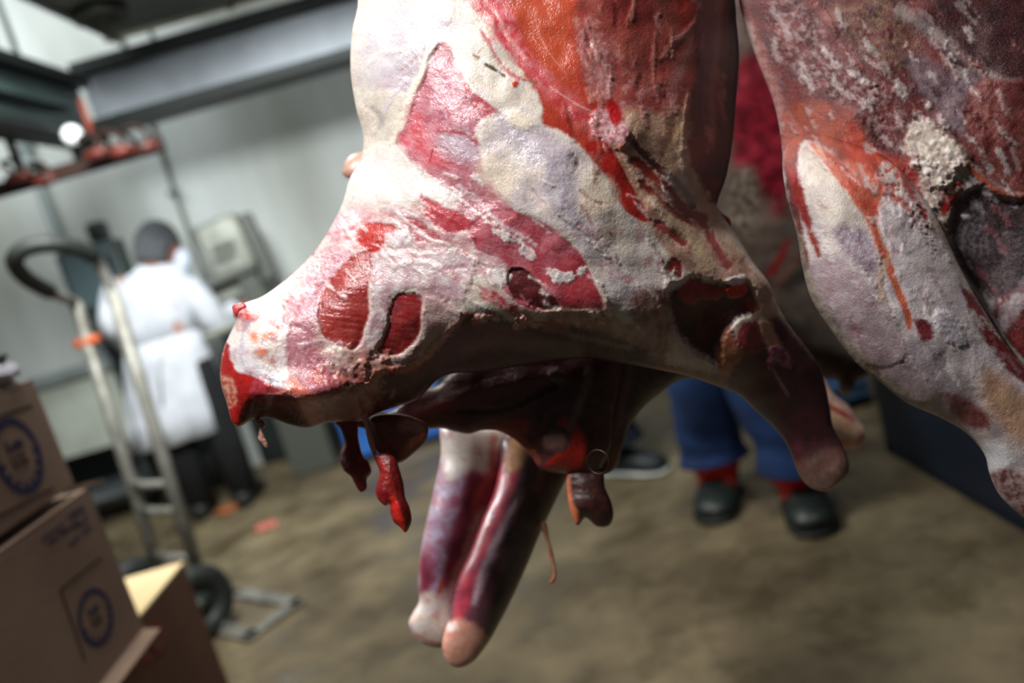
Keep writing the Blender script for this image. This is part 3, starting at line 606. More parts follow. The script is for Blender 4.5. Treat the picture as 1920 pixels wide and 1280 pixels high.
bm = bmesh.new(); bmesh.ops.create_uvsphere(bm, u_segments=14, v_segments=10, radius=1, matrix=Matrix.Translation(W(342, 486, .03))@Matrix.Diagonal((.045, .05, .06, 1))); tag(finish('face_mask', bm, mat('mask_white', '#cfd8ee', .8), t), 'white face mask')
def rg(px, py, wx, wy, dy=0):
    c_ = W(px, py, dy); return (c_, (wx, 0, 0), (0, wy, 0))
bm = bmesh.new(); loft(bm, [rg(287, 490, .075, .075), rg(286, 498, .10, .09), rg(284, 511, .17, .11), rg(284, 528, .215, .12), rg(288, 560, .235, .14), rg(296, 600, .225, .14), rg(303, 636, .21, .135)], 28); finish('coat_top', bm, WHT, t)
bm = bmesh.new(); sk = []
for (px, py, wx) in ((304, 634, .212), (312, 670, .24), (322, 720, .262), (334, 770, .28), (345, 818, .295)):
    sk.append(rg(px, py, wx, .17))
loft(bm, sk, 40)
for i_, v in enumerate(bm.verts):
    q_ = (i_ % 40)/40*2*math.pi; k_ = (i_//40)/4; v.co.y += .02*k_*math.sin(q_*9); v.co.x += .012*k_*math.sin(q_*7)
finish('coat_skirt', bm, WHT, t)
bm = bmesh.new(); loft(bm, [rg(303, 628, .216, .142), rg(305, 644, .218, .144)], 28); finish('apron_tie', bm, mat('grey_tie', '#8b8c8e', .8), t)
bm = bmesh.new(); tube(bm, [W(306, 635, -.15), W(300, 700, -.17), W(304, 760, -.19)], [.012, .01, .008], 8); finish('tie_tail', bm, mat('grey_tie_b', '#a0a0a2', .8), t)
bm = bmesh.new(); tube(bm, cat3([W(226, 530), W(214, 565), W(210, 605, -.02), W(225, 630, .08), W(240, 648, .16)]), list(np.linspace(.085, .05, 33)), 14); finish('sleeve', bm, WHT, t)
bm = bmesh.new(); tube(bm, cat3([W(348, 536), W(380, 570), W(405, 600, .04), W(425, 592, .12), W(444, 578, .18)]), list(np.linspace(.09, .055, 33)), 14); finish('sleeve', bm, WHT, t)
hand(t, W(450, 576, .2), (.9, .3, .1)); hand(t, W(244, 652, .2), (.3, .9, -.2))
for s_, h_, k_ in ((-1, hl, 'l'), (1, hr, 'r')):
    bm = bmesh.new(); x_ = h_.x+s_*.03; loft(bm, [((h_.x, Yw, .9), (.11, 0, 0), (0, .12, 0)), ((x_, Yw-.01, .5), (.095, 0, 0), (0, .1, 0)), ((x_, Yw, .1), (.085, 0, 0), (0, .095, 0))], 18); finish('trouser_leg', bm, BLKT, t)
    bm = bmesh.new(); loft(bm, [((x_, Yw-.1, .05), (.03, 0, 0), (0, 0, .04)), ((x_, Yw-.05, .06), (.055, 0, 0), (0, 0, .06)), ((x_+s_*.01, Yw+.1, .05), (.055, 0, 0), (0, 0, .05)), ((x_+s_*.02, Yw+.22, .035), (.04, 0, 0), (0, 0, .03))], 14); finish('boot', bm, BLACK, t)
# two people hidden behind the carcass except for their legs
def legs_person(label, feet, dirs, hipz, trouser, shoem, detail, Hh, topm, lacem=None):
    mid = (feet[0]+feet[1])/2; o = empty('person', (mid.x, mid.y, 0), label, 'person'); hp = Vector((mid.x, mid.y+.05, hipz)); ff = Vector(dirs[0])
    J = {'hip': (hp, .14), 'chest': (hp+Vector((0, 0, .42)), .16), 'neck': (hp+Vector((0, 0, .62)), .055), 'top': (hp+Vector((0, 0, .68)), .05)}; E = [('hip', 'chest'), ('chest', 'neck'), ('neck', 'top')]
    sdv = Vector((-ff.y, ff.x, 0)).normalized()
    if (feet[1]-feet[0]).dot(sdv) < 0: sdv = -sdv
    for i_, (f_, s_) in enumerate(zip(feet, (-1, 1))):
        kn = (f_+hp)/2+ff*.05+sdv*s_*.03; kn.z = hipz*.53; th = hp+sdv*s_*.1-Vector((0, 0, .04))
        J.update({f't{i_}': (th, .085), f'k{i_}': (kn, .058), f'a{i_}': (f_+Vector((0, 0, .1)), .042), f'f{i_}': (f_+Vector(dirs[i_])*.15+Vector((0, 0, .045)), .036)})
        E += [('hip', f't{i_}'), (f't{i_}', f'k{i_}'), (f'k{i_}', f'a{i_}'), (f'a{i_}', f'f{i_}')]
        sh = hp+sdv*s_*.19+Vector((0, 0, .5)); el = sh+sdv*s_*.06-Vector((0, 0, .28)); wr = el+ff*.2-Vector((0, 0, .05))
        J.update({f's{i_}': (sh, .06), f'e{i_}': (el, .045), f'w{i_}': (wr, .03)}); E += [('chest', f's{i_}'), (f's{i_}', f'e{i_}'), (f'e{i_}', f'w{i_}')]
        bm = bmesh.new(); cu_ = f_+Vector((0, 0, .16)); pts = [th, kn, cu_+Vector((0, 0, .12)), cu_]
        tube(bm, cat3(pts, 6), list(np.interp(np.linspace(0, 1, 19), [0, .45, .85, 1], [.125, .118, .12, .135])), 18)
        for v in bm.verts: v.co += ff*.006*math.sin(v.co.z*55+v.co.x*12)
        finish('trouser_leg', bm, trouser, o)
        d_ = Vector(dirs[i_]).normalized(); s2 = Vector((-d_.y, d_.x, 0))*(1.35 if lacem else 1.1); bm = bmesh.new()
        loft(bm, [(f_-d_*.09+Vector((0, 0, .05)), s2*.035, Vector((0, 0, .05))), (f_-d_*.04+Vector((0, 0, .07)), s2*.052, Vector((0, 0, .068))), (f_+d_*.06+Vector((0, 0, .06)), s2*.054, Vector((0, 0, .058))), (f_+d_*.15+Vector((0, 0, .046)), s2*.06, Vector((0, 0, .044))), (f_+d_*.21+Vector((0, 0, .04)), s2*.05, Vector((0, 0, .036))), (f_+d_*.235+Vector((0, 0, .035)), s2*.02, Vector((0, 0, .02)))], 18)
        so = finish('shoe', bm, shoem, o)
        bm = bmesh.new(); loft(bm, [(f_+d_*a_+Vector((0, 0, .012)), s2*b_, Vector((0, 0, .012))) for a_, b_ in ((-.1, .03), (-.05, .056), (.06, .058), (.15, .064), (.22, .05), (.245, .02))], 14); finish('sole', bm, detail, so)
        if lacem:
            for q in range(3):
                cc_ = f_+d_*(.03+.035*q)+Vector((0, 0, .125-.018*q)); bm = bmesh.new(); tube(bm, [cc_-s2*.052-Vector((0, 0, .03)), cc_-s2*.03, cc_+s2*.03, cc_+s2*.052-Vector((0, 0, .03))], .009, 8); finish('lace', bm, lacem, so)
            bm = bmesh.new(); tube(bm, [f_+Vector((0, 0, .11)), f_+Vector((0, 0, .2))], .085, 18); finish('sock_cuff', bm, lacem, so)
        bm = bmesh.new(); tube(bm, [sh, el, wr], [.07, .058, .045], 12); finish('sleeve', bm, topm, o)
        hand(o, wr, ff)
    skin_mesh('body', J, E, SKIN, o)
    bm = bmesh.new(); loft(bm, [(hp+Vector((0, 0, z_)), sdv*a_, ff*b_) for z_, a_, b_ in ((-.12, .17, .13), (.1, .16, .12), (.38, .2, .14), (.52, .19, .11), (.58, .08, .07))], 24); finish('jacket', bm, topm, o)
    head(o, hp+Vector((0, 0, .78)), .1, dirs[0], mat('dark_hair', '#1d1814', .7)); return o
JEAN = mat('blue_denim', '#20427c', .85, 0, '#142c58', 6, .5, 90); DJEAN = mat('dark_denim', '#121c30', .85, 0, '#0d1524', 6, .5, 90)
RED_ = mat('red_laces', '#e0261a', .5); SOLEW = mat('white_sole', '#c9ccc8', .5); DKS = mat('dark_boot', '#141c1b', .4, 0, '#1e2927', 20, .2)
f1_ = PZ(1350, 950)+Vector((.04, .08, 0)); f2_ = PZ(1520, 975)+Vector((.02, .1, 0))
legs_person('person in blue jeans and black boots with red laces, legs showing below the carcass', [f1_, f2_], [(-.45, -.9, 0), (-.2, -1, 0)], .92, JEAN, DKS, BLACK, 1.75, mat('blue_work_jacket', '#27406e', .85), RED_)
f3_ = PZ(1165, 885); f4_ = PZ(1095, 855)
legs_person('person in dark jeans and black sneakers with white soles, farther back at centre', [f3_, f4_], [(.75, -.6, 0), (.7, -.5, 0)], .92, DJEAN, mat('dark_sneaker', '#181f26', .6), SOLEW, 1.75, mat('dark_jacket', '#20262c', .85))
# ------------------------------------------------------------------ carcass in front: paint
FAT = '#e6dfd2'; FAT2 = '#d3c6b8'; MEM = '#c9c0cc'; MEM2 = '#b3a6b8'; PINK = '#bb5f6c'; PINK2 = '#cf8c96'; RED = '#a8201c'; DRED = '#6e1418'
A = Paint(FAT, FAT2, 55)
# upper left fat and bluish membrane
A.poly([(700,20),(800,0),(850,40),(830,75),(800,110),(770,140),(730,150),(700,170),(675,130),(680,60)], '#ded8dc', c2='#c9c0cc', ns=30, soft=25, rag=14, op=.85, cr=1.7, rg=.3)
A.poly([(740,120),(790,85),(820,75),(800,120),(770,170),(740,240),(720,260),(705,230),(690,190),(715,160)], '#cdc3cc', c2='#b7a5b3', ns=14, soft=10, op=.8, cr=2)
A.poly([(690,180),(740,170),(765,190),(750,230),(725,262),(705,255),(690,240)], '#e8e0cf', c2='#d9cfc2', h=5, soft=8)
A.line([(818,82),(800,105),(790,140),(775,170),(768,195),(757,225),(745,255),(735,268)], [3,5,6,8,9,10,9,5], '#ece2d0', h=8, soft=5, rag=5)
A.line([(752,132),(775,112),(800,88)], 1.2, '#a8703f', soft=2, rag=2, op=.7)
A.line([(700,205),(716,222),(712,240)], 5, '#b9b3ac', soft=5, h=-4)
# pink shoulder triangle
A.poly([(826,80),(846,92),(852,118),(872,150),(893,182),(925,205),(942,218),(925,225),(903,226),(893,255),(905,300),(915,340),(940,372),(965,400),(930,420),(880,410),(845,372),(800,345),(775,315),(757,292),(740,268),(757,240),(768,210),(772,185),(788,158),(800,130),(812,104)], PINK2, c2='#b5606e', ns=26, soft=4, rag=5, cr=1.6, fib=(20,7,1.1,.10), h=-3, rg=.27)
A.poly([(826,82),(845,92),(850,112),(842,120),(828,106),(816,112)], '#9c3f4c', soft=4, rag=3, op=.9)
A.poly([(768,190),(790,215),(800,255),(845,300),(815,318),(780,290),(752,268),(762,225)], '#cf5560', c2='#d98088', ns=20, soft=9, rag=6, op=.85, fib=(25,6,1.2,.14))
A.poly([(862,130),(880,165),(915,190),(940,215),(925,224),(895,212),(875,185),(862,165)], '#b8474f', c2='#c9747c', soft=5, rag=4)
A.poly([(820,255),(870,245),(890,262),(905,290),(890,305),(850,298),(822,280)], '#d5cbd6', c2='#bda3b1', ns=15, soft=12, rag=8, op=.8, cr=2.2, rg=.22)
A.line([(820,246),(868,250),(900,272)], 2.5, '#b23c46', soft=3, rag=4, op=.8)
A.line([(812,278),(806,303)], 1.1, '#a01f2a', soft=1.5, rag=1); A.line([(812,277),(832,276),(850,290)], 1.0, '#a8303a', soft=1.5, rag=1)
A.poly([(830,110),(870,140),(890,175),(905,215),(880,240),(840,235),(810,215),(808,170),(818,135)], '#d9c6d2', c2='#bb7f90', ns=10, soft=14, br=.1, bs=9, op=.65, cr=2.2, rg=.2)
# broad white fat band under the triangle, left edge
A.poly([(640,320),(735,268),(780,312),(830,345),(870,365),(850,380),(800,372),(760,382),(700,385),(650,392),(615,430),(560,500),(480,560),(430,600),(600,440)], '#efe9e2', c2='#ded3cc', ns=40, soft=9, rag=10, h=3)
# orange red upper muscle
A.poly([(905,-470),(898,-50),(902,0),(925,35),(938,70),(960,105),(985,140),(1005,170),(1018,205),(1013,225),(1022,238),(1055,248),(1098,285),(1140,338),(1172,396),(1213,414),(1200,372),(1170,322),(1158,290),(1200,200),(1400,150),(1400,-470)], '#b8432e', c2='#a83224', ns=70, soft=4, rag=6, cr=.3, rg=.33, h=-2)
A.poly([(960,-400),(955,0),(985,70),(1010,120),(1060,160),(1075,110),(1080,40),(1080,-400)], '#c2502f', soft=30, rag=10, op=.8)
A.poly([(850,-420),(860,-60),(870,0),(900,30),(930,75),(960,110),(990,140),(1010,165),(1030,150),(1010,120),(985,90),(972,50),(955,10),(945,-60),(935,-400)], '#d97f82', c2='#c63a46', ns=16, soft=10, rag=12, op=.92, fib=(50,9,1.3,.10))
A.poly([(985,140),(1010,120),(1040,150),(1090,190),(1130,225),(1170,260),(1195,285),(1165,300),(1110,255),(1060,215),(1020,180)], '#c6424a', c2='#d27c7c', ns=25, soft=14, rag=8, op=.7, fib=(42,8,1,.08))
A.line([(1000,15),(1010,60),(1030,100),(1060,135)], .9, '#e0907c', soft=1.4, rag=1, op=.6)
A.line([(1035,165),(1080,195),(1120,215),(1150,245),(1190,300)], 1.4, '#e2a298', soft=1.6, rag=2, op=.7, h=1.5)
A.line([(1150,245),(1190,285),(1230,330),(1260,380)], 1.3, '#d58f84', soft=1.5, rag=2, op=.6, h=1.5)
# right, frosted pink over maroon
A.poly([(1085,-420),(1082,0),(1078,60),(1090,120),(1110,170),(1150,205),(1180,225),(1230,240),(1300,235),(1300,-420)], '#94403a', c2='#a8584c', ns=60, soft=14, rag=14, cr=.8)
A.poly([(1080,25),(1115,30),(1150,70),(1185,120),(1250,160),(1290,170),(1290,230),(1230,240),(1170,222),(1135,190),(1105,150),(1088,100)], '#c3837e', c2='#a04642', ns=22, soft=10, rag=12, op=.85, br=-.05, bs=18, cr=1.8)
A.poly([(1090,60),(1140,80),(1150,150),(1145,190),(1120,175),(1095,130)], '#cc9a98', c2='#a85552', ns=12, soft=10, br=.0, bs=10, op=.8, h=2)
A.poly([(1130,-300),(1125,0),(1160,40),(1200,70),(1215,30),(1230,-300)], '#7e2a2c', c2='#953c38', ns=40, soft=22, rag=10, op=.85)
A.poly([(1260,-300),(1265,0),(1290,60),(1310,50),(1320,-300)], '#a0281e', soft=14, op=.7)
A.line([(1320,-60),(1318,0),(1300,45),(1270,75),(1240,110)], [5,5,4,5,4], '#b9807a', soft=5, rag=5, op=.8, h=3)
A.line([(1300,60),(1285,110),(1265,150),(1258,200)], [7,9,10,9], '#ba7f78', soft=10, rag=8, op=.7)
A.poly([(1175,205),(1230,215),(1290,205),(1300,240),(1292,285),(1285,320),(1250,330),(1215,300),(1188,270),(1175,240)], '#caa98c', c2='#b58a74', ns=24, soft=13, rag=8, h=3)
A.blob((1262,252),(20,13), '#d8b48c', soft=9, rag=4)
A.poly([(1270,285),(1296,280),(1312,330),(1335,372),(1372,430),(1400,470),(1380,490),(1350,462),(1318,405),(1290,345)], '#cdbba2', c2='#b29c84', ns=30, soft=5, h=6)
# right edge, dark maroon and grey strands
A.poly([(1300,-420),(1303,0),(1306,100),(1298,200),(1292,262),(1300,310),(1330,372),(1350,380),(1400,300),(1420,-420)], '#74302c', c2='#4e2422', ns=30, soft=6, rag=8, fib=(88,10,2.2,.16))
A.line([(1348,-50),(1345,80),(1335,180),(1338,260)], [7,6,7,6], '#9a6a56', soft=7, rag=6, op=.7, h=3)
A.line([(1372,-50),(1374,100),(1366,220),(1350,330)], [10,10,12,12], '#38302a', soft=6, rag=4, h=-4)
A.poly([(1300,160),(1318,180),(1315,250),(1296,245)], '#4a1a1a', soft=7)
# joint knot
A.poly([(1120,205),(1150,205),(1172,232),(1182,255),(1172,275),(1150,280),(1130,262),(1112,250),(1108,225)], '#b66a72', c2='#e0b9b9', ns=9, soft=6, rag=7, h=7, cr=2.5, rg=.22)
A.poly([(1140,185),(1160,195),(1165,225),(1150,232),(1138,212)], '#a5161a', soft=5, rag=4)
A.line([(1182,250),(1180,265),(1165,278)], 4, '#b92f2a', soft=3, h=3)
# strands down to the elbow
A.poly([(1165,285),(1190,262),(1215,300),(1260,345),(1290,385),(1330,430),(1400,490),(1440,540),(1400,545),(1330,520),(1290,510),(1250,470),(1220,430),(1190,370)], '#cbab96', c2='#a87c6a', ns=26, soft=7, rag=7, fib=(48,9,2.5,.14))
for pts, wd, cl in [([(1180,262),(1205,290),(1240,320),(1275,350),(1300,385)], 6, '#54241c'), ([(1190,300),(1215,325),(1245,350),(1270,380),(1290,400),(1320,408)], 9, '#8c3026'),
                    ([(1205,345),(1235,375),(1265,400),(1300,420)], 6, '#8a2d24'), ([(1150,270),(1168,310),(1190,350),(1205,385)], 7, '#c0917a'),
                    ([(1235,420),(1262,440),(1285,455)], 7, '#93342c'), ([(1255,505),(1268,490),(1275,520)], 7, '#9c1f22'), ([(1310,405),(1330,440),(1345,470),(1365,500)], 7, '#97494a')]:
    A.line(pts, wd, cl, soft=4, rag=7, h=-4)
A.poly([(1245,318),(1275,338),(1310,375),(1290,380),(1262,352)], '#a9a294', soft=6, op=.8)
A.line([(1222,372),(1255,410),(1300,450),(1330,500)], [6,8,10,10], '#c8b08e', soft=7, rag=5, h=4)
A.line([(1345,395),(1380,440),(1415,490),(1440,530)], [4,6,9,12], '#ccb9ae', soft=7, rag=4, h=2)
# dark red strip along the fat band
A.poly([(1100,265),(1130,262),(1160,300),(1180,340),(1205,385),(1216,414),(1192,408),(1165,370),(1135,325),(1105,292)], '#9b1c18', c2='#b52a22', ns=30, soft=3, rag=2, cr=.2)
# fat and bluish band in the middle
A.poly([(905,225),(960,205),(1000,205),(1014,222),(1020,238),(1055,252),(1095,286),(1138,340),(1172,400),(1215,440),(1250,500),(1262,560),(1240,600),(1180,600),(1140,575),(1115,520),(1090,478),(1045,432),(985,398),(945,372),(915,330),(903,280)], '#e8dccf', c2='#d2c6c8', ns=45, soft=6, rag=6, h=2)
A.poly([(930,215),(975,235),(1010,245),(1060,275),(1085,310),(1060,340),(1030,320),(985,300),(945,260)], '#cfc5cc', c2='#b9acb6', ns=22, soft=16, rag=14, cr=2, rg=.26)
A.poly([(1030,300),(1070,330),(1100,380),(1140,440),(1125,470),(1080,430),(1040,390),(1015,350)], '#bbb2be', c2='#d2c8cc', ns=22, soft=16, rag=10, cr=1.5)
A.poly([(1050,410),(1100,430),(1160,480),(1200,540),(1215,600),(1170,610),(1150,560),(1110,490)], '#bfb4b8', c2='#dacfcc', ns=24, soft=18, rag=14, cr=1.8, op=.85)
A.blob((1118,372),(34,42), '#ecdcc6', 30, soft=14, rag=6, h=3); A.blob((930,330),(30,46), '#ecdcca', -25, soft=16, rag=8)
A.blob((1150,435),(28,45), '#e6d8c8', -30, soft=16, rag=8, h=2); A.blob((975,225),(26,16), '#e6dcc8', 20, soft=7, rag=7, h=4)
A.line([(1050,408),(1075,425),(1095,438),(1110,452)], 2, '#7d7488', soft=4, rag=3, op=.8, h=-3); A.line([(1115,378),(1140,380),(1156,374)], 1.5, '#b59a76', soft=3, rag=2, op=.8)
A.line([(912,122),(930,132),(946,143)], 2.5, '#5c4a3a', soft=2, rag=3, h=-5); A.blob((893,106),(7,3.5), '#8f7657', 25, soft=3)
A.blob((966,157),(7,7), '#c93a1c', soft=2, rag=4, h=3); A.line([(975,148),(1005,155)], 3, '#a85a3a', soft=3, rag=3, op=.8)
A.blob((884,447),(7,5), '#c80f0c', soft=1.5, rag=2, h=4, rg=.12)
A.blob((1148,439),(3,2), '#c04038', soft=2)
# middle left: thin pink veil and salmon windows
A.poly([(640,400),(700,385),(770,382),(850,380),(930,420),(960,470),(900,500),(860,470),(780,480),(745,470),(700,480),(660,480),(610,490),(590,470)], '#dcc6c6', c2='#b9707a', ns=24, soft=14, rag=12, op=.85, cr=1.8, fib=(32,8,1.2,.08))
A.poly([(880,350),(920,345),(960,400),(1000,430),(1010,470),(950,470),(905,440),(870,400)], '#c08890', c2='#b05a66', ns=18, soft=14, rag=12, op=.8, fib=(38,7,1.3,.1))
A.poly([(782,362),(815,380),(850,395),(880,412),(898,428),(870,434),(840,438),(820,425),(800,402)], '#b73a42', c2='#c65a62', ns=18, soft=4, rag=6, h=-3, rg=.3)
A.poly([(752,398),(775,405),(800,425),(830,448),(800,455),(775,446),(762,425)], '#a3343c', c2='#c27a80', ns=13, soft=4, rag=7, h=-3, fib=(40,6,1.5,.14))
A.poly([(672,428),(690,418),(735,420),(742,430),(722,440),(720,458),(706,472),(692,473),(676,462),(664,448)], '#ac1e1a', c2='#c2504a', ns=14, soft=3, rag=5, h=-4, fib=(12,5,2,.22), rg=.25)
A.poly([(640,398),(680,395),(672,430),(660,455),(615,455),(620,430)], '#d5a0aa', c2='#eadce0', ns=9, soft=8, rag=8, op=.85, cr=2.4, rg=.25)
A.blob((752,450),(22,14), '#e4dadc', -10, soft=6, rag=7, h=4)
# neck: pale pink veil
A.poly([(600,470),(660,478),(640,510),(612,545),(598,600),(605,650),(640,690),(690,700),(690,760),(640,790),(560,790),(540,740),(520,690),(515,620),(525,560),(560,520)], '#b87480', c2='#9a4e5a', ns=20, soft=18, rag=12, cr=2.0, rg=.28)
A.poly([(560,510),(620,470),(660,480),(620,530),(600,590),(560,620),(530,590),(535,550)], '#dccad8', c2='#bd8090', ns=8, soft=18, br=-.05, bs=10, op=.8, cr=2.6, rg=.22)
# muscle windows on the shoulder
A.poly([(682,470),(700,478),(702,500),(692,525),(692,560),(694,585),(686,612),(680,635),(666,655),(640,652),(615,640),(599,612),(597,580),(603,548),(616,530),(634,508),(655,484)], '#962c28', c2='#a5443f', ns=26, soft=3, rag=5, h=-6, cr=1.6, fib=(6,6,2.2,.16), rg=.27)
A.poly([(735,568),(745,554),(770,548),(786,552),(795,566),(791,585),(792,612),(784,635),(770,650),(748,664),(722,668),(706,656),(716,635),(727,610),(729,585)], '#8e2226', c2='#9e3c3c', ns=22, soft=3, rag=5, h=-7, cr=1.2, fib=(8,6,1.8,.14), rg=.3)
A.poly([(702,480),(750,470),(800,470),(860,470),(890,500),(880,540),(860,570),(820,550),(790,540),(750,545),(728,565),(724,600),(712,635),(700,660),(684,690),(672,672),(690,620),(697,585),(695,545),(700,510)], '#d8c8c6', c2='#bc9ca4', ns=18, soft=6, rag=7, h=5, cr=1.6)
A.poly([(795,560),(830,565),(860,580),(870,600),(850,620),(830,635),(812,660),(790,670),(770,690),(740,700),(690,700),(680,680),(720,672),(760,665),(785,640),(793,610)], '#cbb4ae', c2='#b18a88', ns=22, soft=6, rag=7, h=5, cr=1.6)
A.poly([(785,545),(815,530),(850,545),(830,570),(800,570)], '#b07a84', c2='#c9a2a8', ns=12, soft=9, rag=7, op=.7)
# pink muscle right of centre with dark hollow
A.poly([(910,400),(945,392),(985,402),(1030,426),(1072,458),(1098,492),(1118,535),(1136,574),(1100,580),(1050,582),(1000,582),(968,566),(945,540),(938,505),(905,480),(885,450),(880,425)], '#ab4450', c2='#c4707a', ns=30, soft=3, rag=4, h=-3, cr=1.2, fib=(22,7,1.2,.08), rg=.32)
A.poly([(1040,500),(1090,490),(1118,540),(1134,574),(1060,578),(1050,555)], '#a0262c', soft=14, rag=6, op=.7)
A.poly([(905,470),(945,490),(950,520),(930,545),(905,520),(890,495)], '#b37a82', c2='#cdb5b6', ns=14, soft=8, rag=8, op=.85, cr=1.6)
A.poly([(950,525),(960,504),(978,503),(998,516),(1018,540),(1040,558),(1050,578),(1012,580),(985,568),(965,556)], '#4e1a1e', c2='#6e2a2c', ns=20, soft=3, rag=3, h=-9, fib=(10,5,1,.2), rg=.35)
A.poly([(905,540),(935,548),(955,565),(985,585),(1000,605),(970,600),(930,575),(905,560)], '#b04650', c2='#d59a96', ns=12, soft=5, rag=7, cr=2)
for c, r, an in [((990,474),(17,9),25), ((1058,522),(22,10),-12), ((955,445),(30,8),25), ((1090,508),(10,7),-35), ((1038,512),(14,7),20), ((1022,548),(10,6),30), ((935,520),(22,16),10)]:
    A.blob(c, r, '#eadedb', an, soft=3, rag=9, h=3, cr=2)
# lower shoulder fold; maroon underside painted darker, its shade put into the colour
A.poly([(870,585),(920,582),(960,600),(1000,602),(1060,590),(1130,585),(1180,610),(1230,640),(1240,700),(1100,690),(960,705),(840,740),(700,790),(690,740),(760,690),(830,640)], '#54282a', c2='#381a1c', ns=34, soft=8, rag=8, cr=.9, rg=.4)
A.poly([(1030,580),(1090,580),(1150,595),(1200,620),(1240,640),(1200,650),(1120,620),(1040,605)], '#bfa08c', c2='#967668', ns=22, soft=9, rag=8, op=.9, cr=1.6)
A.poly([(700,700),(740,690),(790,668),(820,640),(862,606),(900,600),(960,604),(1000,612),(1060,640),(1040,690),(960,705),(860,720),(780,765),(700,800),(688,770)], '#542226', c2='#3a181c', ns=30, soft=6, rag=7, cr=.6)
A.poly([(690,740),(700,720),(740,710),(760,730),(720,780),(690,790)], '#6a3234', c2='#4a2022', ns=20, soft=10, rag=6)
A.line([(866,598),(830,632),(806,662),(770,688),(735,694),(708,700),(694,716),(684,740)], [5,6,7,7,6,6,6,5], '#c9a094', c2='#a8705e', ns=12, soft=4, rag=8, h=4)
A.line([(870,655),(930,640),(1000,645),(1080,660)], [8,12,14,12], '#7f5e5e', soft=10, rag=6, h=3, op=.7)
A.poly([(1180,560),(1230,540),(1260,560),(1262,640),(1235,680),(1205,640)], '#b08e84', c2='#8a5d58', ns=18, soft=12, rag=10, fib=(75,8,1.5,.1))
# hollow at the elbow
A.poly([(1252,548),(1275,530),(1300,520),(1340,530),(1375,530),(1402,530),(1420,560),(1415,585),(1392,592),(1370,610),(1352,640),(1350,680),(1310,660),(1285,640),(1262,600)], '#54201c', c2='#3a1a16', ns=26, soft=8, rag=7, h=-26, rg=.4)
A.poly([(1268,545),(1295,523),(1330,535),(1362,540),(1345,560),(1312,562),(1290,570)], '#8a1e1e', c2='#a33232', ns=18, soft=4, rag=5, h=6)
A.poly([(1362,545),(1375,533),(1397,532),(1400,548),(1390,557),(1366,556)], '#c02c18', soft=3, rag=3, h=12, rg=.2)
A.poly([(1395,560),(1418,562),(1420,582),(1408,590)], '#8f2422', soft=4, rag=3, h=8)
A.poly([(1358,528),(1375,518),(1397,514),(1396,528),(1372,534)], '#ddd4dc', soft=3, rag=3, h=8, rg=.15)
A.poly([(1290,520),(1275,535),(1258,545),(1245,540),(1255,525)], '#c8c0bc', soft=5, rag=4, h=6)
# foreleg
A.poly([(1400,500),(1440,540),(1462,590),(1440,620),(1415,600),(1420,570),(1405,530)], '#d0b39c', c2='#b98f7c', ns=22, soft=6)
A.poly([(1420,610),(1462,595),(1500,640),(1550,700),(1600,900),(1500,930),(1430,800),(1330,740),(1340,700),(1370,650)], '#62303a', c2='#4a2a2c', ns=35, soft=10, rag=8, cr=.4, rg=.32)
A.poly([(1385,610),(1420,600),(1430,640),(1420,660),(1385,655)], '#8a3438', c2='#a54a4c', ns=20, soft=6)
A.poly([(1352,620),(1372,615),(1378,640),(1392,655),(1375,690),(1358,720),(1345,690),(1340,660)], '#b57a5e', c2='#a25a44', ns=18, soft=5, h=8)
A.poly([(1425,600),(1445,605),(1462,640),(1465,662),(1450,670),(1438,650),(1428,625)], '#cfa288', soft=5, h=6)
A.poly([(1440,655),(1462,650),(1482,665),(1484,690),(1470,685),(1455,678),(1440,690)], '#b07a94', c2='#8a2a4a', ns=12, soft=4, h=5, rg=.2)
A.line([(1448,690),(1462,715),(1478,740)], 2.5, '#a98098', soft=3, rag=2, op=.8)
A.poly([(1240,680),(1290,690),(1350,705),(1365,735),(1300,715),(1240,700)], '#96705a', c2='#8a4a34', ns=20, soft=7)
A.poly([(1500,870),(1540,850),(1590,850),(1600,930),(1500,930)], '#7a564c', c2='#8e7066', ns=24, soft=16)
# neck end
A.poly([(430,700),(500,715),(560,740),(610,760),(640,800),(560,812),(480,800),(440,790)], '#a62c26', c2='#7c1c1e', ns=16, soft=8, rag=8, cr=2)
A.poly([(440,585),(480,565),(530,540),(536,565),(545,600),(540,650),(540,690),(560,720),(545,735),(500,720),(470,700),(450,685),(425,655),(425,625)], '#ded8dc', c2='#e9dccf', ns=26, soft=7, rag=7, h=4, cr=1.5, rg=.25)
A.poly([(425,650),(470,660),(500,690),(535,705),(545,725),(500,730),(460,705),(430,690)], '#d9d3de', c2='#f0eae6', ns=14, soft=8, rag=6, cr=2, rg=.18)
A.poly([(530,560),(565,580),(580,640),(570,690),(545,700),(536,650),(540,600)], '#c58c95', c2='#b06e78', ns=12, soft=8, rag=7, cr=2.2)
for c, r in [((503,628),(13,9)), ((492,660),(11,9)), ((520,613),(4,4)), ((478,632),(8,10))]:
    A.blob(c, r, '#dd8a6c', -20, soft=6, rag=4, h=1.5)
A.blob((521,613),(5,3.5), '#c8401e', 40, soft=2, rag=2); A.blob((541,565),(6,4), '#b52a20', soft=3)
A.poly([(445,590),(468,572),(485,582),(482,600),(465,603),(447,598)], '#d84a3c', c2='#d8929a', ns=9, soft=4, rag=4, h=3)
A.poly([(410,690),(425,640),(440,690),(462,700),(490,710),(510,735),(500,760),(478,752),(470,780),(455,805),(430,800),(418,760)], '#b81f1a', c2='#92181a', ns=16, soft=4, rag=5, h=3, cr=2.2, rg=.2)
A.poly([(412,700),(425,704),(440,715),(445,745),(440,760),(425,765),(415,735)], '#d8a68c', c2='#b8392c', ns=8, soft=4, rag=4, fib=(70,5,1.6,.2))
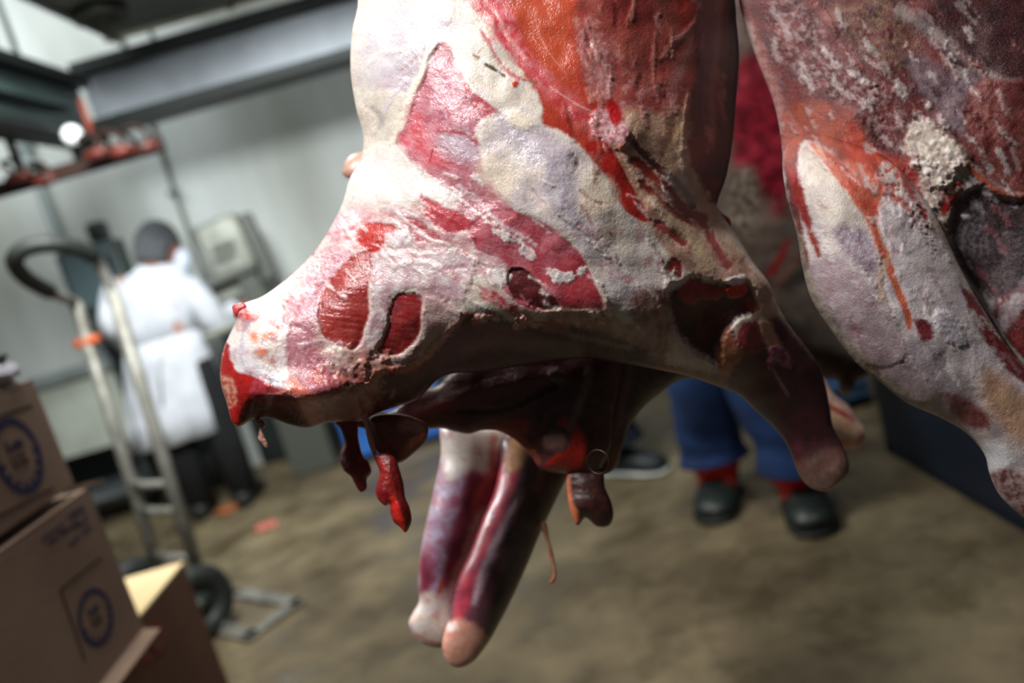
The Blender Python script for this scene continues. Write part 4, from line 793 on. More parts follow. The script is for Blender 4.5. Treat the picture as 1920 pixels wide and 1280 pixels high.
A.poly([(478,705),(500,715),(505,760),(480,762),(470,735)], '#9c2430', c2='#b84a58', ns=14, soft=5, rag=4, h=5)
A.poly([(500,722),(545,735),(570,770),(560,785),(520,760)], '#b03a3c', c2='#6c1a1e', ns=12, soft=5, rag=6, h=3, cr=2)
A.poly([(450,765),(475,752),(510,758),(555,775),(580,800),(520,800),(460,800)], '#74201e', c2='#4a1618', ns=16, soft=6, rag=5, h=-5)
A.poly([(545,705),(575,730),(600,745),(612,775),(600,792),(575,785),(555,750),(535,720)], '#cf5c48', c2='#dd8a78', ns=20, soft=7, rag=6, h=3)
A.poly([(585,690),(605,688),(612,705),(598,722),(582,715)], '#a3201c', soft=7, rag=5)
A.poly([(600,740),(690,690),(700,760),(690,800),(620,800)], '#b0645c', c2='#8c4644', ns=20, soft=14, rag=8)
A.poly([(650,665),(700,655),(720,690),(705,740),(690,770),(670,750),(655,715)], '#c9a094', c2='#a86c64', ns=16, soft=9, rag=9, h=3, cr=2)
A.line([(780,690),(740,695),(720,690),(700,705),(690,720)], [4,6,6,5,4], '#b8705a', soft=4, rag=5, h=5)
A.poly([(640,690),(670,700),(668,730),(645,725)], '#4e2024', soft=10, op=.8)

for pts, wd, cl, hh in [
    ([(700,478),(702,510),(694,545),(697,580),(690,615),(676,650)], 2.5, '#d9b9bc', 2), ([(729,566),(728,600),(716,632),(702,656)], 2.5, '#c9a2a6', 2), ([(796,566),(792,600),(788,628),(772,652)], 2.5, '#cdb0ac', 2),
    ([(735,500),(770,490),(810,495),(850,520)], 4, '#e2d4cc', 3), ([(800,520),(835,505),(870,500)], 3, '#b2808a', -2), ([(855,470),(900,490),(950,500)], 3, '#cbb0b0', 3),
    ([(860,350),(900,380),(940,420),(980,445)], 4, '#dcc6c8', 3), ([(820,352),(870,378),(910,410)], 3, '#e2d2d0', 3), ([(890,330),(905,345)], 5, '#ece2e2', 4),
    ([(700,385),(740,395),(790,440),(840,460)], 3, '#e0cfcd', 3), ([(610,440),(650,432),(690,410)], 3, '#c06a74', -2), ([(620,452),(660,446)], 2, '#b4505c', -2),
    ([(530,560),(532,590),(528,620)], 2, '#a8606c', -2), ([(452,655),(456,620),(470,600)], 2, '#a9a2b4', -3), ([(460,690),(452,668),(455,645)], 3, '#c9c2d0', 3),
    ([(560,650),(600,640),(640,645)], 3, '#cdaab0', 3), ([(548,610),(575,620),(585,650)], 3, '#b87c88', -3), ([(615,660),(640,675),(660,700)], 4, '#c79a98', 4),
    ([(500,745),(530,735),(560,745),(600,760)], 3, '#d8928a', 3), ([(470,700),(500,712),(530,715)], 2, '#6c6a74', -2),
    ([(1010,610),(1060,625),(1120,640),(1180,650)], 6, '#8a6a5e', 4), ([(905,600),(950,620),(1000,628)], 5, '#6a4444', 4), ([(1235,560),(1245,600),(1242,650)], 3, '#b08a7c', 4),
    ([(1215,450),(1240,490),(1255,530)], 4, '#cdbcb4', 4), ([(1120,530),(1135,560),(1140,590)], 5, '#ddd0c4', 4), ([(1290,180),(1283,230),(1280,280)], 3, '#c9a184', 4),
    ([(1100,40),(1120,100),(1150,150)], 3, '#c08a84', 3), ([(1230,60),(1225,130),(1235,190)], 3, '#b4746a', 3), ([(760,150),(735,180),(720,215)], 4, '#ddd2da', 3), ([(690,120),(715,100),(750,95)], 4, '#e6e0dc', 3),
    ([(670,200),(695,215),(700,250)], 4, '#e2d9cc', 3), ([(930,20),(955,70),(985,110)], 3, '#e29c9c', 2), ([(905,60),(940,120),(975,150)], 3, '#c8505c', -2)]:
    A.line(pts, wd, cl, soft=4, rag=6, h=hh, op=.85)
for k in range(70):
    rr = random.Random(900+k); cx, cy = rr.uniform(500, 1250), rr.uniform(330, 600); a_ = math.radians(rr.uniform(15, 60)); l_ = rr.uniform(8, 26)
    A.line([(cx-l_*math.cos(a_), cy-l_*math.sin(a_)), (cx, cy+rr.uniform(-4, 4)), (cx+l_*math.cos(a_), cy+l_*math.sin(a_))], rr.uniform(1, 3.5), ['#e8dede', '#b56a74', '#d9c6c8', '#a4525e', '#efe6de'][k % 5], soft=3.5, rag=6, h=[3, -2, 3, -2, 4][k % 5], op=.55)
for k in range(46):
    rr = random.Random(300+k); cx, cy = rr.uniform(1070, 1370), rr.uniform(-20, 320); l_ = rr.uniform(8, 34); a_ = math.radians(rr.uniform(70, 105))
    A.line([(cx-l_*math.cos(a_), cy-l_*math.sin(a_)), (cx+rr.uniform(-4, 4), cy), (cx+l_*math.cos(a_), cy+l_*math.sin(a_))], rr.uniform(1.5, 5), ['#b8807a', '#5e2020', '#c99a90', '#8c302a', '#a86a5c'][k % 5], soft=5, rag=8, h=[2, -3, 3, -2, 2][k % 5], op=.5)
for k in range(46):
    rr = random.Random(1300+k); f = rr.random(); cx = 860+300*f; cy = 588+14*math.sin(f*3.1)+rr.uniform(-9, 12)
    A.blob((cx, cy), (rr.uniform(4, 14), rr.uniform(2, 6)), rr.choice(['#d0aaa4', '#b5564e', '#c99a84', '#8c3a38', '#dcc2b8']), rr.uniform(0, 35), soft=4, rag=8, h=3, op=.8)
for k in range(60):
    rr = random.Random(1700+k); cx, cy = rr.uniform(600, 760), rr.uniform(640, 790)
    A.blob((cx, cy), (rr.uniform(4, 16), rr.uniform(3, 8)), rr.choice(['#c98e84', '#a0443e', '#d8b0a4', '#7a2e2e', '#b9705e']), rr.uniform(-50, 50), soft=5, rag=9, h=rr.choice([3, -2, 4]), op=.6)
OUT_A = [(640,-150),(652,-60),(671,0),(660,60),(657,130),(667,200),(681,255),(676,300),(655,335),(643,378),(620,425),(592,468),(556,506),(520,536),(490,556),(462,566),(440,574),(436,590),(442,602),
 (430,628),(419,655),(413,690),(415,722),(426,757),(430,775),(436,793),(450,799),(466,790),(480,784),(510,784),(540,795),(575,802),(608,793),(640,790),(680,788),(705,775),(745,762),(780,750),(800,732),(822,710),(850,700),(890,698),(940,692),(990,684),(1050,676),(1100,672),(1160,680),(1230,692),(1290,705),(1340,722),(1385,740),
 (1415,768),(1445,795),(1470,825),(1485,855),(1497,888),(1520,914),(1552,920),(1584,898),(1592,872),(1580,835),(1562,800),(1556,765),(1547,720),(1532,680),(1505,642),(1475,602),(1453,562),(1442,530),(1412,490),(1380,438),(1352,400),(1345,380),(1362,330),(1374,260),(1380,190),(1386,110),(1381,40),(1378,0),(1360,-150),(1310,-330),(1180,-440),(950,-470),(760,-400),(660,-270)]
def D_A(x, y):
    d = 0.90+0.0*x
    d = d+0.11*sst((x-1180)/380)*sst((y-420)/420)
    d = d+0.05*sst((x-1150)/250)*sst((300-y)/500+.5)*0.5
    d = d-0.03*sst((760-x)/330)*sst((y-380)/250)
    return d
root_A = empty('lamb_carcass', PD(960, 100, .9), 'large skinned lamb carcass hanging in focus at the centre, its cut neck pointing left', 'carcass')
BUMPS_A = [(600,738,120,34,3,38), (640,700,90,50,0,12), (560,745,60,25,0,10), (1010,570,230,60,3,24), (700,130,60,160,0,10), (650,560,60,120,10,10), (860,200,60,120,-20,14), (1060,370,70,170,-32,22), (1180,250,40,50,0,14), (1230,130,90,150,0,-10),
           (480,650,50,70,0,12), (1400,520,50,60,45,16), (1320,600,60,50,0,-30), (1050,640,200,30,0,-16), (790,720,140,34,-15,-18), (1010,100,60,120,-20,-10), (830,350,150,26,25,-6), (930,440,60,60,0,10)]
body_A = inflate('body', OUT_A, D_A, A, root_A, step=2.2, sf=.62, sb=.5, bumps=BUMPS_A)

# breast flap under the shoulder
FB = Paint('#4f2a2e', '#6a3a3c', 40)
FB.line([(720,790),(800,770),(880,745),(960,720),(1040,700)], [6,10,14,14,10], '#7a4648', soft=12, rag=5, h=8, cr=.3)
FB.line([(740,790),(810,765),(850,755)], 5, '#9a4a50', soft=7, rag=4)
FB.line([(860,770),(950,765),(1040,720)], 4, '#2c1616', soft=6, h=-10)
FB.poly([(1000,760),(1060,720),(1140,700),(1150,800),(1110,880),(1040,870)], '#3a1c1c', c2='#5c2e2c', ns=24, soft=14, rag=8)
FB.poly([(1062,780),(1085,800),(1100,840),(1088,885),(1048,884),(1020,876),(1030,862),(1052,845),(1072,830),(1065,805),(1045,795)], '#c02c20', c2='#a8241c', ns=22, soft=6, rag=6, h=6, rg=.25)
FB.blob((1042,828),(24,20), '#8a6460', 0, soft=7, rag=5, h=9); FB.blob((1045,705),(16,13), '#6c5450', 0, soft=6, h=6); FB.line([(1105,700),(1085,760),(1070,800)], 7, '#75605a', soft=7, h=5)
FB.line([(930,805),(965,815),(990,835),(1010,865)], 4, '#a8583c', soft=4, rag=4); FB.poly([(930,795),(985,785),(990,810),(965,815)], '#93322e', soft=6, rag=5)
flap = [(640,782),(700,770),(735,770),(765,745),(785,728),(806,726),(824,720),(838,706),(870,680),(930,670),(1000,650),(1080,655),(1165,660),(1162,720),(1150,780),(1146,835),(1130,872),(1112,890),(1080,887),(1045,886),(1014,880),(998,858),(980,838),(962,822),(935,808),(905,806),(880,813),(855,810),(830,803),(800,804),(760,802),(715,806),(670,800)]
tag(inflate('breast_flap', flap, .985, FB, root_A, step=2.5, sf=.6, sb=.5), 'dark thin breast flap with a bright red torn edge')
FL = Paint('#8e4a38', '#7c4032', 20); FL.blob((772,795),(26,14), '#c99078', 0, soft=9, rag=6, h=3); FL.poly([(690,800),(730,850),(720,880),(680,860)], '#5a2420', soft=14)
inflate('fat_lump', [(690,785),(740,775),(785,785),(803,802),(797,828),(778,848),(748,868),(720,858),(700,835)], .905, FL, root_A, step=2.2, wob=2.2)
ST = Paint('#b9352c', '#8f1b1a', 18); ST.line([(680,755),(686,800),(700,840)], 10, '#cf8f7c', soft=6, rag=4); ST.blob((718,915),(14,20), '#7c1018', 0, soft=8); ST.line([(735,940),(750,960),(757,990)], 8, '#d8231a', soft=4, rag=3, h=3); ST.poly([(715,850),(748,870),(760,930),(772,985),(755,980),(740,920)], '#6b1614', soft=6)
inflate('meat_strip', [(674,748),(688,752),(691,775),(694,798),(702,822),(707,850),(722,848),(742,858),(750,880),(757,905),(760,930),(768,950),(772,972),(768,988),(760,998),(750,988),(738,978),(732,962),(731,945),(722,948),(708,935),(704,920),(708,905),(712,885),(706,868),(698,850),(690,828),(684,800),(677,778)], .885, ST, root_A, step=1.8, R=20, sf=1.0, wob=2.4)
S2 = Paint('#5e1c1a', '#7c2624', 16)
inflate('meat_strip', [(628,785),(668,785),(672,820),(680,852),(692,866),(697,885),(688,898),(688,915),(676,922),(664,905),(658,893),(645,882),(638,865),(640,845),(646,830),(640,805)], .93, S2, root_A, step=2.2, R=20, wob=2.4)
S3 = Paint('#8a4a3c', '#c9b0a0', 6)
inflate('sinew_scrap', [(478,782),(492,786),(499,797),(493,803),(494,812),(500,825),(504,836),(498,840),(490,830),(484,822),(485,808),(482,800),(480,792)], .875, S3, root_A, step=1.3, R=12)
S4 = Paint('#2e1814', '#44221c', 18); S4.line([(1063,890),(1068,940),(1082,975)], 6, '#b5623f', soft=5, rag=4)
inflate('tail_flap', [(1066,875),(1100,880),(1130,880),(1134,912),(1146,940),(1150,968),(1140,986),(1118,986),(1098,970),(1084,985),(1074,970),(1064,930)], .985, S4, root_A, step=2.4, R=25, wob=2)
S5 = Paint('#b08d6a', '#b5563f', 20)
inflate('sinew_string', [(1020,975),(1026,985),(1030,1010),(1038,1040),(1043,1070),(1040,1090),(1028,1092),(1034,1082),(1036,1068),(1030,1040),(1022,1010),(1014,985)], 1.05, S5, root_A, step=1.6, R=12)
bm = bmesh.new()
rc = PD(1122, 866, .9); e1 = Vector(RT*0.8-FW*0.5).normalized(); e2 = Vector(UP)
tube(bm, [rc+e1*0.0135*math.cos(t)+e2*0.0135*math.sin(t) for t in np.linspace(0, 2*math.pi, 28, endpoint=False)], 0.0012, 8, True)
tag(finish('wire_ring', bm, mat('dark_wire', '#3a2a26', .4, .8), root_A), 'small dark wire ring through the breast flap')
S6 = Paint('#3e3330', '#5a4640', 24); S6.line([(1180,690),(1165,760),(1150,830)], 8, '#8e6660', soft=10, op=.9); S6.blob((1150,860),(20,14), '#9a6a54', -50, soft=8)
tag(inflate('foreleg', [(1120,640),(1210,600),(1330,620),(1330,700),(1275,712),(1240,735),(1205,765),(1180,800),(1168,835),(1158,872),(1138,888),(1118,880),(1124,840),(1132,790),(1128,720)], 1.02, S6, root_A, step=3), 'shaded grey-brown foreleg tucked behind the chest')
S7 = Paint('#c0703a', '#b03a28', 6)
inflate('meat_scrap', [(1326,388),(1340,385),(1352,398),(1368,410),(1370,424),(1356,422),(1342,412),(1332,402)], .93, Paint('#b3281c', '#8f1a16', 8), root_A, step=1.5, R=12)
inflate('neck_stub', [(437,572),(455,567),(462,576),(450,586),(442,592),(437,584)], .86, Paint('#c2281f', '#d8545a', 6), root_A, step=1.5, R=12)
# ------------------------------------------------------------------ right hand carcass
Bp = Paint('#c9bcb4', '#a89aa0', 50)
Bp.poly([(1370,-420),(1380,-20),(1400,40),(1440,150),(1465,250),(1480,400),(1500,500),(1520,480),(1510,330),(1500,280),(1540,270),(1580,300),(1620,360),(1650,380),(1700,400),(1760,440),(1800,420),(1780,300),(1920,330),(2300,350),(2300,-420)], '#7a3434', c2='#4c1c1e', ns=40, soft=6, rag=8, cr=1.2)
Bp.poly([(1385,-200),(1395,0),(1440,110),(1475,210),(1500,240),(1540,250),(1600,280),(1650,330),(1690,390),(1660,380),(1590,310),(1545,265),(1510,262),(1470,300),(1455,220),(1410,80)], '#9a4c44', c2='#b8827c', ns=16, soft=12, rag=10, op=.8, cr=1.6)
Bp.poly([(1440,0),(1500,0),(1540,60),(1570,110),(1640,150),(1690,200),(1720,250),(1700,290),(1660,260),(1600,215),(1540,170),(1490,130),(1450,80)], '#b09a9c', c2='#8a5a58', ns=14, soft=14, rag=12, br=.02, bs=14, op=.75, cr=2, h=2)
Bp.poly([(1560,0),(1690,0),(1720,80),(1730,140),(1660,130),(1600,90),(1570,50)], '#8a6648', c2='#5c3a30', ns=16, soft=20, rag=14, op=.8, br=-.05)
Bp.poly([(1750,0),(1920,0),(2200,0),(2200,300),(1920,310),(1820,250),(1790,160),(1760,90)], '#4a1a20', c2='#2e1216', ns=36, soft=24, rag=14, op=.85)
Bp.line([(1690,20),(1750,60),(1800,100),(1850,140),(1920,160)], [14,10,8,8,6], '#b0a2a0', soft=10, rag=10, op=.6, br=0, bs=12, h=4)
Bp.poly([(1690,100),(1750,120),(1850,150),(1860,190),(1830,250),(1790,250),(1740,200)], '#8a7680', c2='#5c4650', ns=16, soft=14, rag=12, op=.8, cr=2)
Bp.poly([(1480,200),(1540,190),(1600,220),(1640,280),(1690,340),(1700,400),(1660,390),(1600,330),(1560,280),(1510,260),(1480,300),(1465,240)], '#a84a30', c2='#8c3a2a', ns=30, soft=12, rag=8, cr=.8)
Bp.poly([(1590,230),(1640,280),(1690,300),(1710,360),(1730,430),(1710,420),(1665,380),(1620,330),(1585,280)], '#a82a1c', c2='#c4482c', ns=20, soft=8, rag=8, op=.85)
Bp.poly([(1650,300),(1690,330),(1720,380),(1740,430),(1760,470),(1750,480),(1725,440),(1690,420),(1655,360)], '#b5a4a4', c2='#d4c6be', ns=12, soft=8, rag=8, br=-.1, bs=10, h=5, cr=2)
Bp.poly([(1700,270),(1722,330),(1740,370),(1745,430),(1728,425),(1708,380),(1690,330)], '#a02a22', c2='#8c1e1c', ns=9, soft=4, rag=6)
Bp.poly([(1705,235),(1740,225),(1780,255),(1815,285),(1818,305),(1800,335),(1770,355),(1735,350),(1718,310),(1695,280)], '#e2d6c4', c2='#b8a698', ns=9, soft=9, rag=14, h=9, cr=2.4)
Bp.poly([(1725,340),(1770,345),(1795,350),(1790,400),(1775,450),(1750,430),(1735,390)], '#b8968c', c2='#cdbdb0', ns=10, soft=7, rag=8, h=4, cr=2)
Bp.poly([(1775,345),(1795,340),(1805,350),(1785,390),(1768,405),(1762,385)], '#a81c14', soft=4, rag=4)
Bp.line([(1815,310),(1850,345),(1890,365),(1930,370)], 6, '#b55a3a', soft=4, rag=6, h=8)
Bp.poly([(1820,160),(1930,150),(2200,150),(2200,360),(1930,365),(1870,350),(1830,310),(1810,270)], '#6a2222', c2='#8c4a44', ns=22, soft=8, rag=8, fib=(-50,8,1.6,.2))
Bp.poly([(1800,370),(1840,350),(1900,375),(2200,380),(2200,560),(1940,560),(1880,560),(1830,540),(1800,500),(1780,440),(1785,395)], '#2e2226', c2='#4e3c40', ns=16, soft=10, rag=10, h=-22, cr=2.6)  # armpit cavity, its shadow painted in as dark colour
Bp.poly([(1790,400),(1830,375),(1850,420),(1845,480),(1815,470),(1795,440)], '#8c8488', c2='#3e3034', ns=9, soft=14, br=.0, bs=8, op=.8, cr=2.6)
Bp.poly([(1850,600),(1880,560),(1940,540),(2200,560),(2200,760),(1960,740),(1900,690),(1870,640)], '#741418', c2='#4e1216', ns=26, soft=10, rag=8)
Bp.poly([(1870,590),(1900,550),(1920,520),(1925,560),(1895,610),(1880,630)], '#a89ca0', c2='#7a5a60', soft=6, rag=8, cr=2)
# leg muscle, tendon band, veil
Bp.poly([(1503,268),(1530,268),(1560,300),(1600,350),(1635,410),(1650,460),(1660,560),(1700,660),(1640,690),(1590,640),(1545,560),(1515,480),(1500,400),(1492,330)], '#e6dcd2', c2='#c9bcc0', ns=34, soft=4, rag=5, h=5, cr=.9)
Bp.poly([(1505,280),(1528,280),(1560,320),(1600,370),(1620,420),(1570,420),(1530,400),(1510,350)], '#e2d8cc', c2='#d2c6ba', ns=20, soft=10, rag=5)
Bp.poly([(1560,430),(1620,430),(1645,480),(1640,520),(1590,480)], '#b2a4b0', c2='#8f7480', ns=10, soft=10, rag=8, cr=1.8)
Bp.poly([(1520,500),(1580,480),(1650,560),(1700,640),(1760,700),(1840,770),(1800,800),(1700,755),(1620,690),(1560,610)], '#b5a3a8', c2='#a58a92', ns=24, soft=16, rag=12, cr=1.4)
Bp.poly([(1478,390),(1500,440),(1520,520),(1560,590),(1620,670),(1700,730),(1680,745),(1600,680),(1545,610),(1510,540),(1490,460)], '#a39886', c2='#7a6a62', ns=16, soft=8, rag=8, cr=1.6)
Bp.line([(1486,320),(1500,375),(1515,420),(1535,475)], [9,10,7,6], '#8e1c18', soft=5, rag=7)
Bp.line([(1518,268),(1545,290),(1580,330),(1625,390),(1645,440),(1655,480)], [3,10,14,13,9,6], '#c8553c', c2='#d98a70', ns=20, soft=5, rag=4, h=2)
Bp.poly([(1600,300),(1640,330),(1700,380),(1720,410),(1700,410),(1660,440),(1648,470),(1630,420),(1600,370),(1570,310)], '#bf4a34', c2='#cf6c54', ns=22, soft=8, rag=6)
Bp.poly([(1655,370),(1690,385),(1740,430),(1780,480),(1810,540),(1840,600),(1880,680),(1940,740),(1960,800),(1900,780),(1830,730),(1760,660),(1700,620),(1665,560),(1650,450)], '#e0d6d4', c2='#c6b8be', ns=26, soft=7, rag=6, h=4, cr=1.4)
Bp.line([(1650,450),(1664,490),(1682,540),(1702,590),(1706,615)], [7,8,7,7,4], '#c8603f', soft=4, rag=3, h=-2)
Bp.line([(1668,480),(1650,520),(1655,560)], 6, '#d9b48c', soft=6, rag=3, op=.6)
Bp.line([(1765,455),(1795,500),(1825,545),(1860,600),(1900,660),(1940,700)], [3,4,4,5,5,5], '#d9cdbc', soft=3, rag=3, h=6)
Bp.poly([(1800,535),(1830,560),(1870,620),(1910,680),(1930,720),(1895,700),(1860,660),(1825,600)], '#7e1e24', c2='#5c181c', ns=16, soft=5, rag=6, h=-3)
Bp.poly([(1715,600),(1745,605),(1748,635),(1728,640)], '#6e1a24', soft=5, rag=5)
Bp.poly([(1760,580),(1800,600),(1810,650),(1780,640),(1755,610)], '#e2dde0', c2='#b8b0bc', ns=8, soft=6, rag=8, h=6, cr=2.4)
Bp.poly([(1700,640),(1760,660),(1800,710),(1780,740),(1730,700)], '#988c98', c2='#b2a4ac', ns=14, soft=14, op=.8)
Bp.poly([(1775,740),(1820,750),(1860,790),(1845,805),(1800,790)], '#6a2026', c2='#8c4a4c', ns=14, soft=8, rag=8)
Bp.poly([(1850,690),(1900,720),(1960,780),(1930,830),(1880,800),(1840,740)], '#cfa684', c2='#c2947a', ns=24, soft=18, rag=8, h=6)
Bp.poly([(1840,840),(1870,830),(1900,860),(1880,900),(1850,880)], '#c9cacc', soft=10, rag=6, h=4)
Bp.poly([(1855,890),(1900,880),(1960,940),(1930,990),(1880,930)], '#5c262c', c2='#a88c88', ns=12, soft=8, rag=8)
for k in range(230):
    rr = random.Random(5000+k); z = k % 3
    if z == 0: cx, cy, a_ = rr.uniform(1400, 1920), rr.uniform(-20, 330), rr.uniform(35, 75)
    elif z == 1: cx, cy, a_ = rr.uniform(1500, 1900), rr.uniform(300, 700), rr.uniform(45, 70)
    else: cx, cy, a_ = rr.uniform(1560, 1860), rr.uniform(60, 400), rr.uniform(40, 65)
    l_ = rr.uniform(6, 30); a_ = math.radians(a_)
    cl = ['#c4b2b0', '#7a2a28', '#d6c8c4', '#94504a', '#e0d8d6', '#4e181a'][k % 6] if cy < 350 else ['#e0d8d8', '#9a7c84', '#c9b8bc', '#a05a60', '#efe9e6'][k % 5]
    Bp.line([(cx-l_*math.cos(a_), cy-l_*math.sin(a_)), (cx+rr.uniform(-5, 5), cy+rr.uniform(-5, 5)), (cx+l_*math.cos(a_), cy+l_*math.sin(a_))], rr.uniform(1, 6), cl, soft=4, rag=10, h=rr.choice([3, -2, 4, 2]), op=.5)
for k in range(60):
    rr = random.Random(7000+k); cx, cy = rr.gauss(1765, 28), rr.gauss(330, 50)
    Bp.blob((cx, cy), (rr.uniform(3, 9), rr.uniform(3, 7)), rr.choice(['#e8dcce', '#d2c4ba', '#f0e8e0']), rr.uniform(0, 180), soft=3, rag=5, h=4, op=.9)
D_B = lambda x, y: 0.84+0.03*sst((y-500)/450)+0.06*sst((350-y)/120)+0*x
root_B = empty('lamb_carcass', PD(1850, 0, .86), 'frost-dusted skinned lamb carcass at the right edge, only its near shoulder in frame', 'carcass')
OUT_B = [(1350,-380),(1368,-200),(1380,-40),(1394,40),(1420,115),(1448,185),(1462,245),(1470,320),(1480,385),(1530,450),(1620,500),(1700,600),(1800,690),(1900,760),(2050,780),(2200,700),(2290,500),(2320,200),(2310,-150),(2180,-380),(1980,-470),(1700,-480),(1480,-450)]
body_B = inflate('body', OUT_B, lambda x, y: 0.92+0*x, Bp, root_B, step=2.4, sf=.32, sb=.4, bumps=[(1850,480,70,110,0,-30),(1770,300,60,60,0,10),(1900,200,120,140,0,24),(1620,150,100,120,0,10)], mat_=FROST)
LEG_B = [(1468,285),(1480,262),(1510,250),(1560,240),(1620,265),(1680,310),(1730,370),(1762,420),(1785,470),(1812,525),(1850,590),(1900,665),(1960,730),(2020,810),(2050,900),(2040,980),(2000,1010),(1940,985),(1900,955),(1872,925),(1855,888),(1845,850),(1812,812),(1762,782),(1702,756),(1650,716),(1605,680),(1560,622),(1522,562),(1504,500),(1494,440),(1478,380),(1468,330)]
inflate('foreleg', LEG_B, D_B, Bp, root_B, step=2.2, sf=.75, sb=.6, bumps=[(1570,400,50,150,-30,14),(1760,620,60,160,-35,10)], mat_=FROST)

# carcass behind, whose two forelegs hang into the light
root_C = empty('lamb_carcass', PD(1120, 300, 1.25), 'lamb carcass hidden behind the central one, its two forelegs hanging lit below the chest', 'carcass')
Cp = Paint('#c9b0ac', '#b58c90', 40)
Cp.poly([(826,850),(815,910),(800,980),(788,1060),(786,1120),(820,1120),(850,1000),(880,930),(900,860),(880,830)], '#b9aac6', c2='#a85a74', ns=30, soft=14, rag=6)
Cp.poly([(880,880),(930,900),(900,990),(860,1080),(830,1100),(840,1020),(860,950)], '#8e3048', c2='#a54058', ns=30, soft=9, rag=4)
Cp.poly([(785,1050),(800,1040),(812,1090),(800,1120),(786,1110)], '#8a2a44', soft=10)
Cp.poly([(830,800),(930,800),(950,830),(930,890),(880,880),(840,900)], '#dccfc4', soft=12, rag=5)
Cp.line([(925,820),(920,880),(895,930),(890,960)], 7, '#c25440', soft=6, rag=5, op=.8); Cp.poly([(940,830),(985,820),(965,900),(935,950),(915,930)], '#9c2a30', c2='#b24a44', ns=16, soft=8)
Cp.line([(905,960),(885,1010),(865,1060),(850,1090)], [10,9,8,5], '#b79a84', soft=7); Cp.line([(830,1090),(815,1130),(802,1150)], 4, '#c24a34', soft=4, rag=3)
Cp.poly([(770,1150),(800,1110),(835,1130),(850,1180),(835,1215),(790,1215)], '#dcc6b2', c2='#d8d0cc', ns=18, soft=10)
Cp.line([(780,1190),(800,1200),(830,1210)], 4, '#b0402c', soft=5, rag=4, op=.7)
C2 = Paint('#6a3a46', '#4a3038', 40)
C2.poly([(935,880),(965,840),(985,850),(960,920),(930,1000),(895,1090),(870,1160),(850,1160),(860,1090),(890,1010)], '#b23a48', c2='#8e2a42', ns=24, soft=8, rag=5)
C2.line([(985,920),(950,980),(925,1030),(905,1080),(890,1130)], [5,8,9,8,4], '#c9a8b4', soft=7, rag=4, op=.9); C2.poly([(955,830),(985,825),(1000,850),(970,880),(950,885)], '#d9a878', soft=9)
C2.poly([(985,850),(1050,850),(1040,960),(990,1060),(940,1180),(910,1180),(940,1060),(975,960)], '#4c3c38', c2='#3a2e30', ns=24, soft=14, rag=6)
C2.poly([(826,1180),(860,1160),(900,1180),(910,1200),(885,1245),(850,1255),(830,1235)], '#cf9a84', c2='#c88a76', ns=20, soft=9); C2.blob((848,1175),(10,8), '#e2c9c6', 0, soft=5)
inflate('foreleg', [(828,790),(880,780),(950,790),(1000,810),(1003,850),(985,920),(960,990),(930,1050),(893,1105),(868,1150),(852,1190),(832,1213),(800,1210),(778,1192),(766,1168),(776,1145),(786,1125),(784,1090),(789,1030),(800,975),(815,910),(827,850)], 1.12, Cp, root_C, step=3, sf=.8, sb=.8, wob=.6, mat_=DRYF)
inflate('foreleg', [(945,815),(1010,800),(1062,830),(1068,880),(1046,930),(1015,995),(988,1060),(962,1118),(938,1165),(915,1205),(886,1241),(857,1251),(836,1236),(829,1202),(845,1150),(857,1090),(882,1030),(905,970),(926,920),(938,865)], 1.07, C2, root_C, step=3, sf=.8, sb=.8, wob=.6, mat_=DRYF)
inflate('body', [(980,-300),(1180,-320),(1290,-100),(1330,200),(1330,450),(1250,600),(1130,660),(1080,760),(1040,850),(960,850),(900,800),(960,660),(880,550),(860,300),(900,0)], 1.2, Paint('#7a3c3c', '#a8867c', 60), root_C, step=6, sf=.35, sb=.5, wob=.6, mat_=DRYF)
inflate('ear_stub', [(644,314),(649,300),(662,289),(690,284),(760,290),(900,300),(900,360),(760,350),(690,340),(655,335),(642,326)], 1.12, Paint('#dcb8a4', '#c99480', 14), root_C, step=3, mat_=DRYF)
# carcass deep in the gap on the right
root_D = empty('lamb_carcass', PD(1450, 200, 1.5), 'dark blurred lamb carcass seen through the gap between the two near ones', 'carcass')
Dp = Paint('#5c5650', '#7a6c64', 40)
Dp.poly([(1340,-400),(1530,-400),(1530,20),(1480,80),(1440,130),(1370,130)], '#8c7c76', c2='#6a4c48', ns=30, soft=20); Dp.poly([(1380,120),(1440,110),(1480,200),(1480,300),(1470,400),(1440,400),(1410,330),(1380,330),(1370,200)], '#b02a40', c2='#801a2c', ns=28, soft=14, rag=8)
Dp.poly([(1370,330),(1410,320),(1430,400),(1410,450),(1370,430)], '#a89c8c', c2='#6c6058', ns=16, soft=16, rag=8); Dp.poly([(1430,370),(1460,400),(1450,450),(1400,480)], '#8c7c70', soft=16, op=.6)
Dp.line([(1475,455),(1460,490),(1440,515)], [7,8,6], '#a03034', soft=7); Dp.line([(1492,480),(1470,520),(1445,545)], [7,9,8], '#a07868', soft=10, rag=6, op=.8)
Dp.poly([(1480,650),(1640,680),(1620,720),(1560,720)], '#2e1612', soft=14)
inflate('body', [(1330,-420),(1560,-420),(1580,100),(1590,350),(1600,550),(1650,680),(1622,706),(1603,718),(1598,732),(1585,740),(1573,733),(1568,712),(1530,705),(1440,650),(1350,520),(1320,300),(1310,0)], 1.42, Dp, root_D, step=3.5, sf=.4, sb=.5, wob=.6, mat_=DRYF)
Ep = Paint('#e6c8a8', '#d0a184', 22); Ep.line([(1545,755),(1575,772),(1600,785)], 5, '#a8342c', soft=4, rag=3); Ep.line([(1560,745),(1590,765),(1612,790)], 6, '#b08a86', soft=5)
Ep.line([(1560,820),(1600,838),(1618,820)], 4, '#b2563e', soft=4)
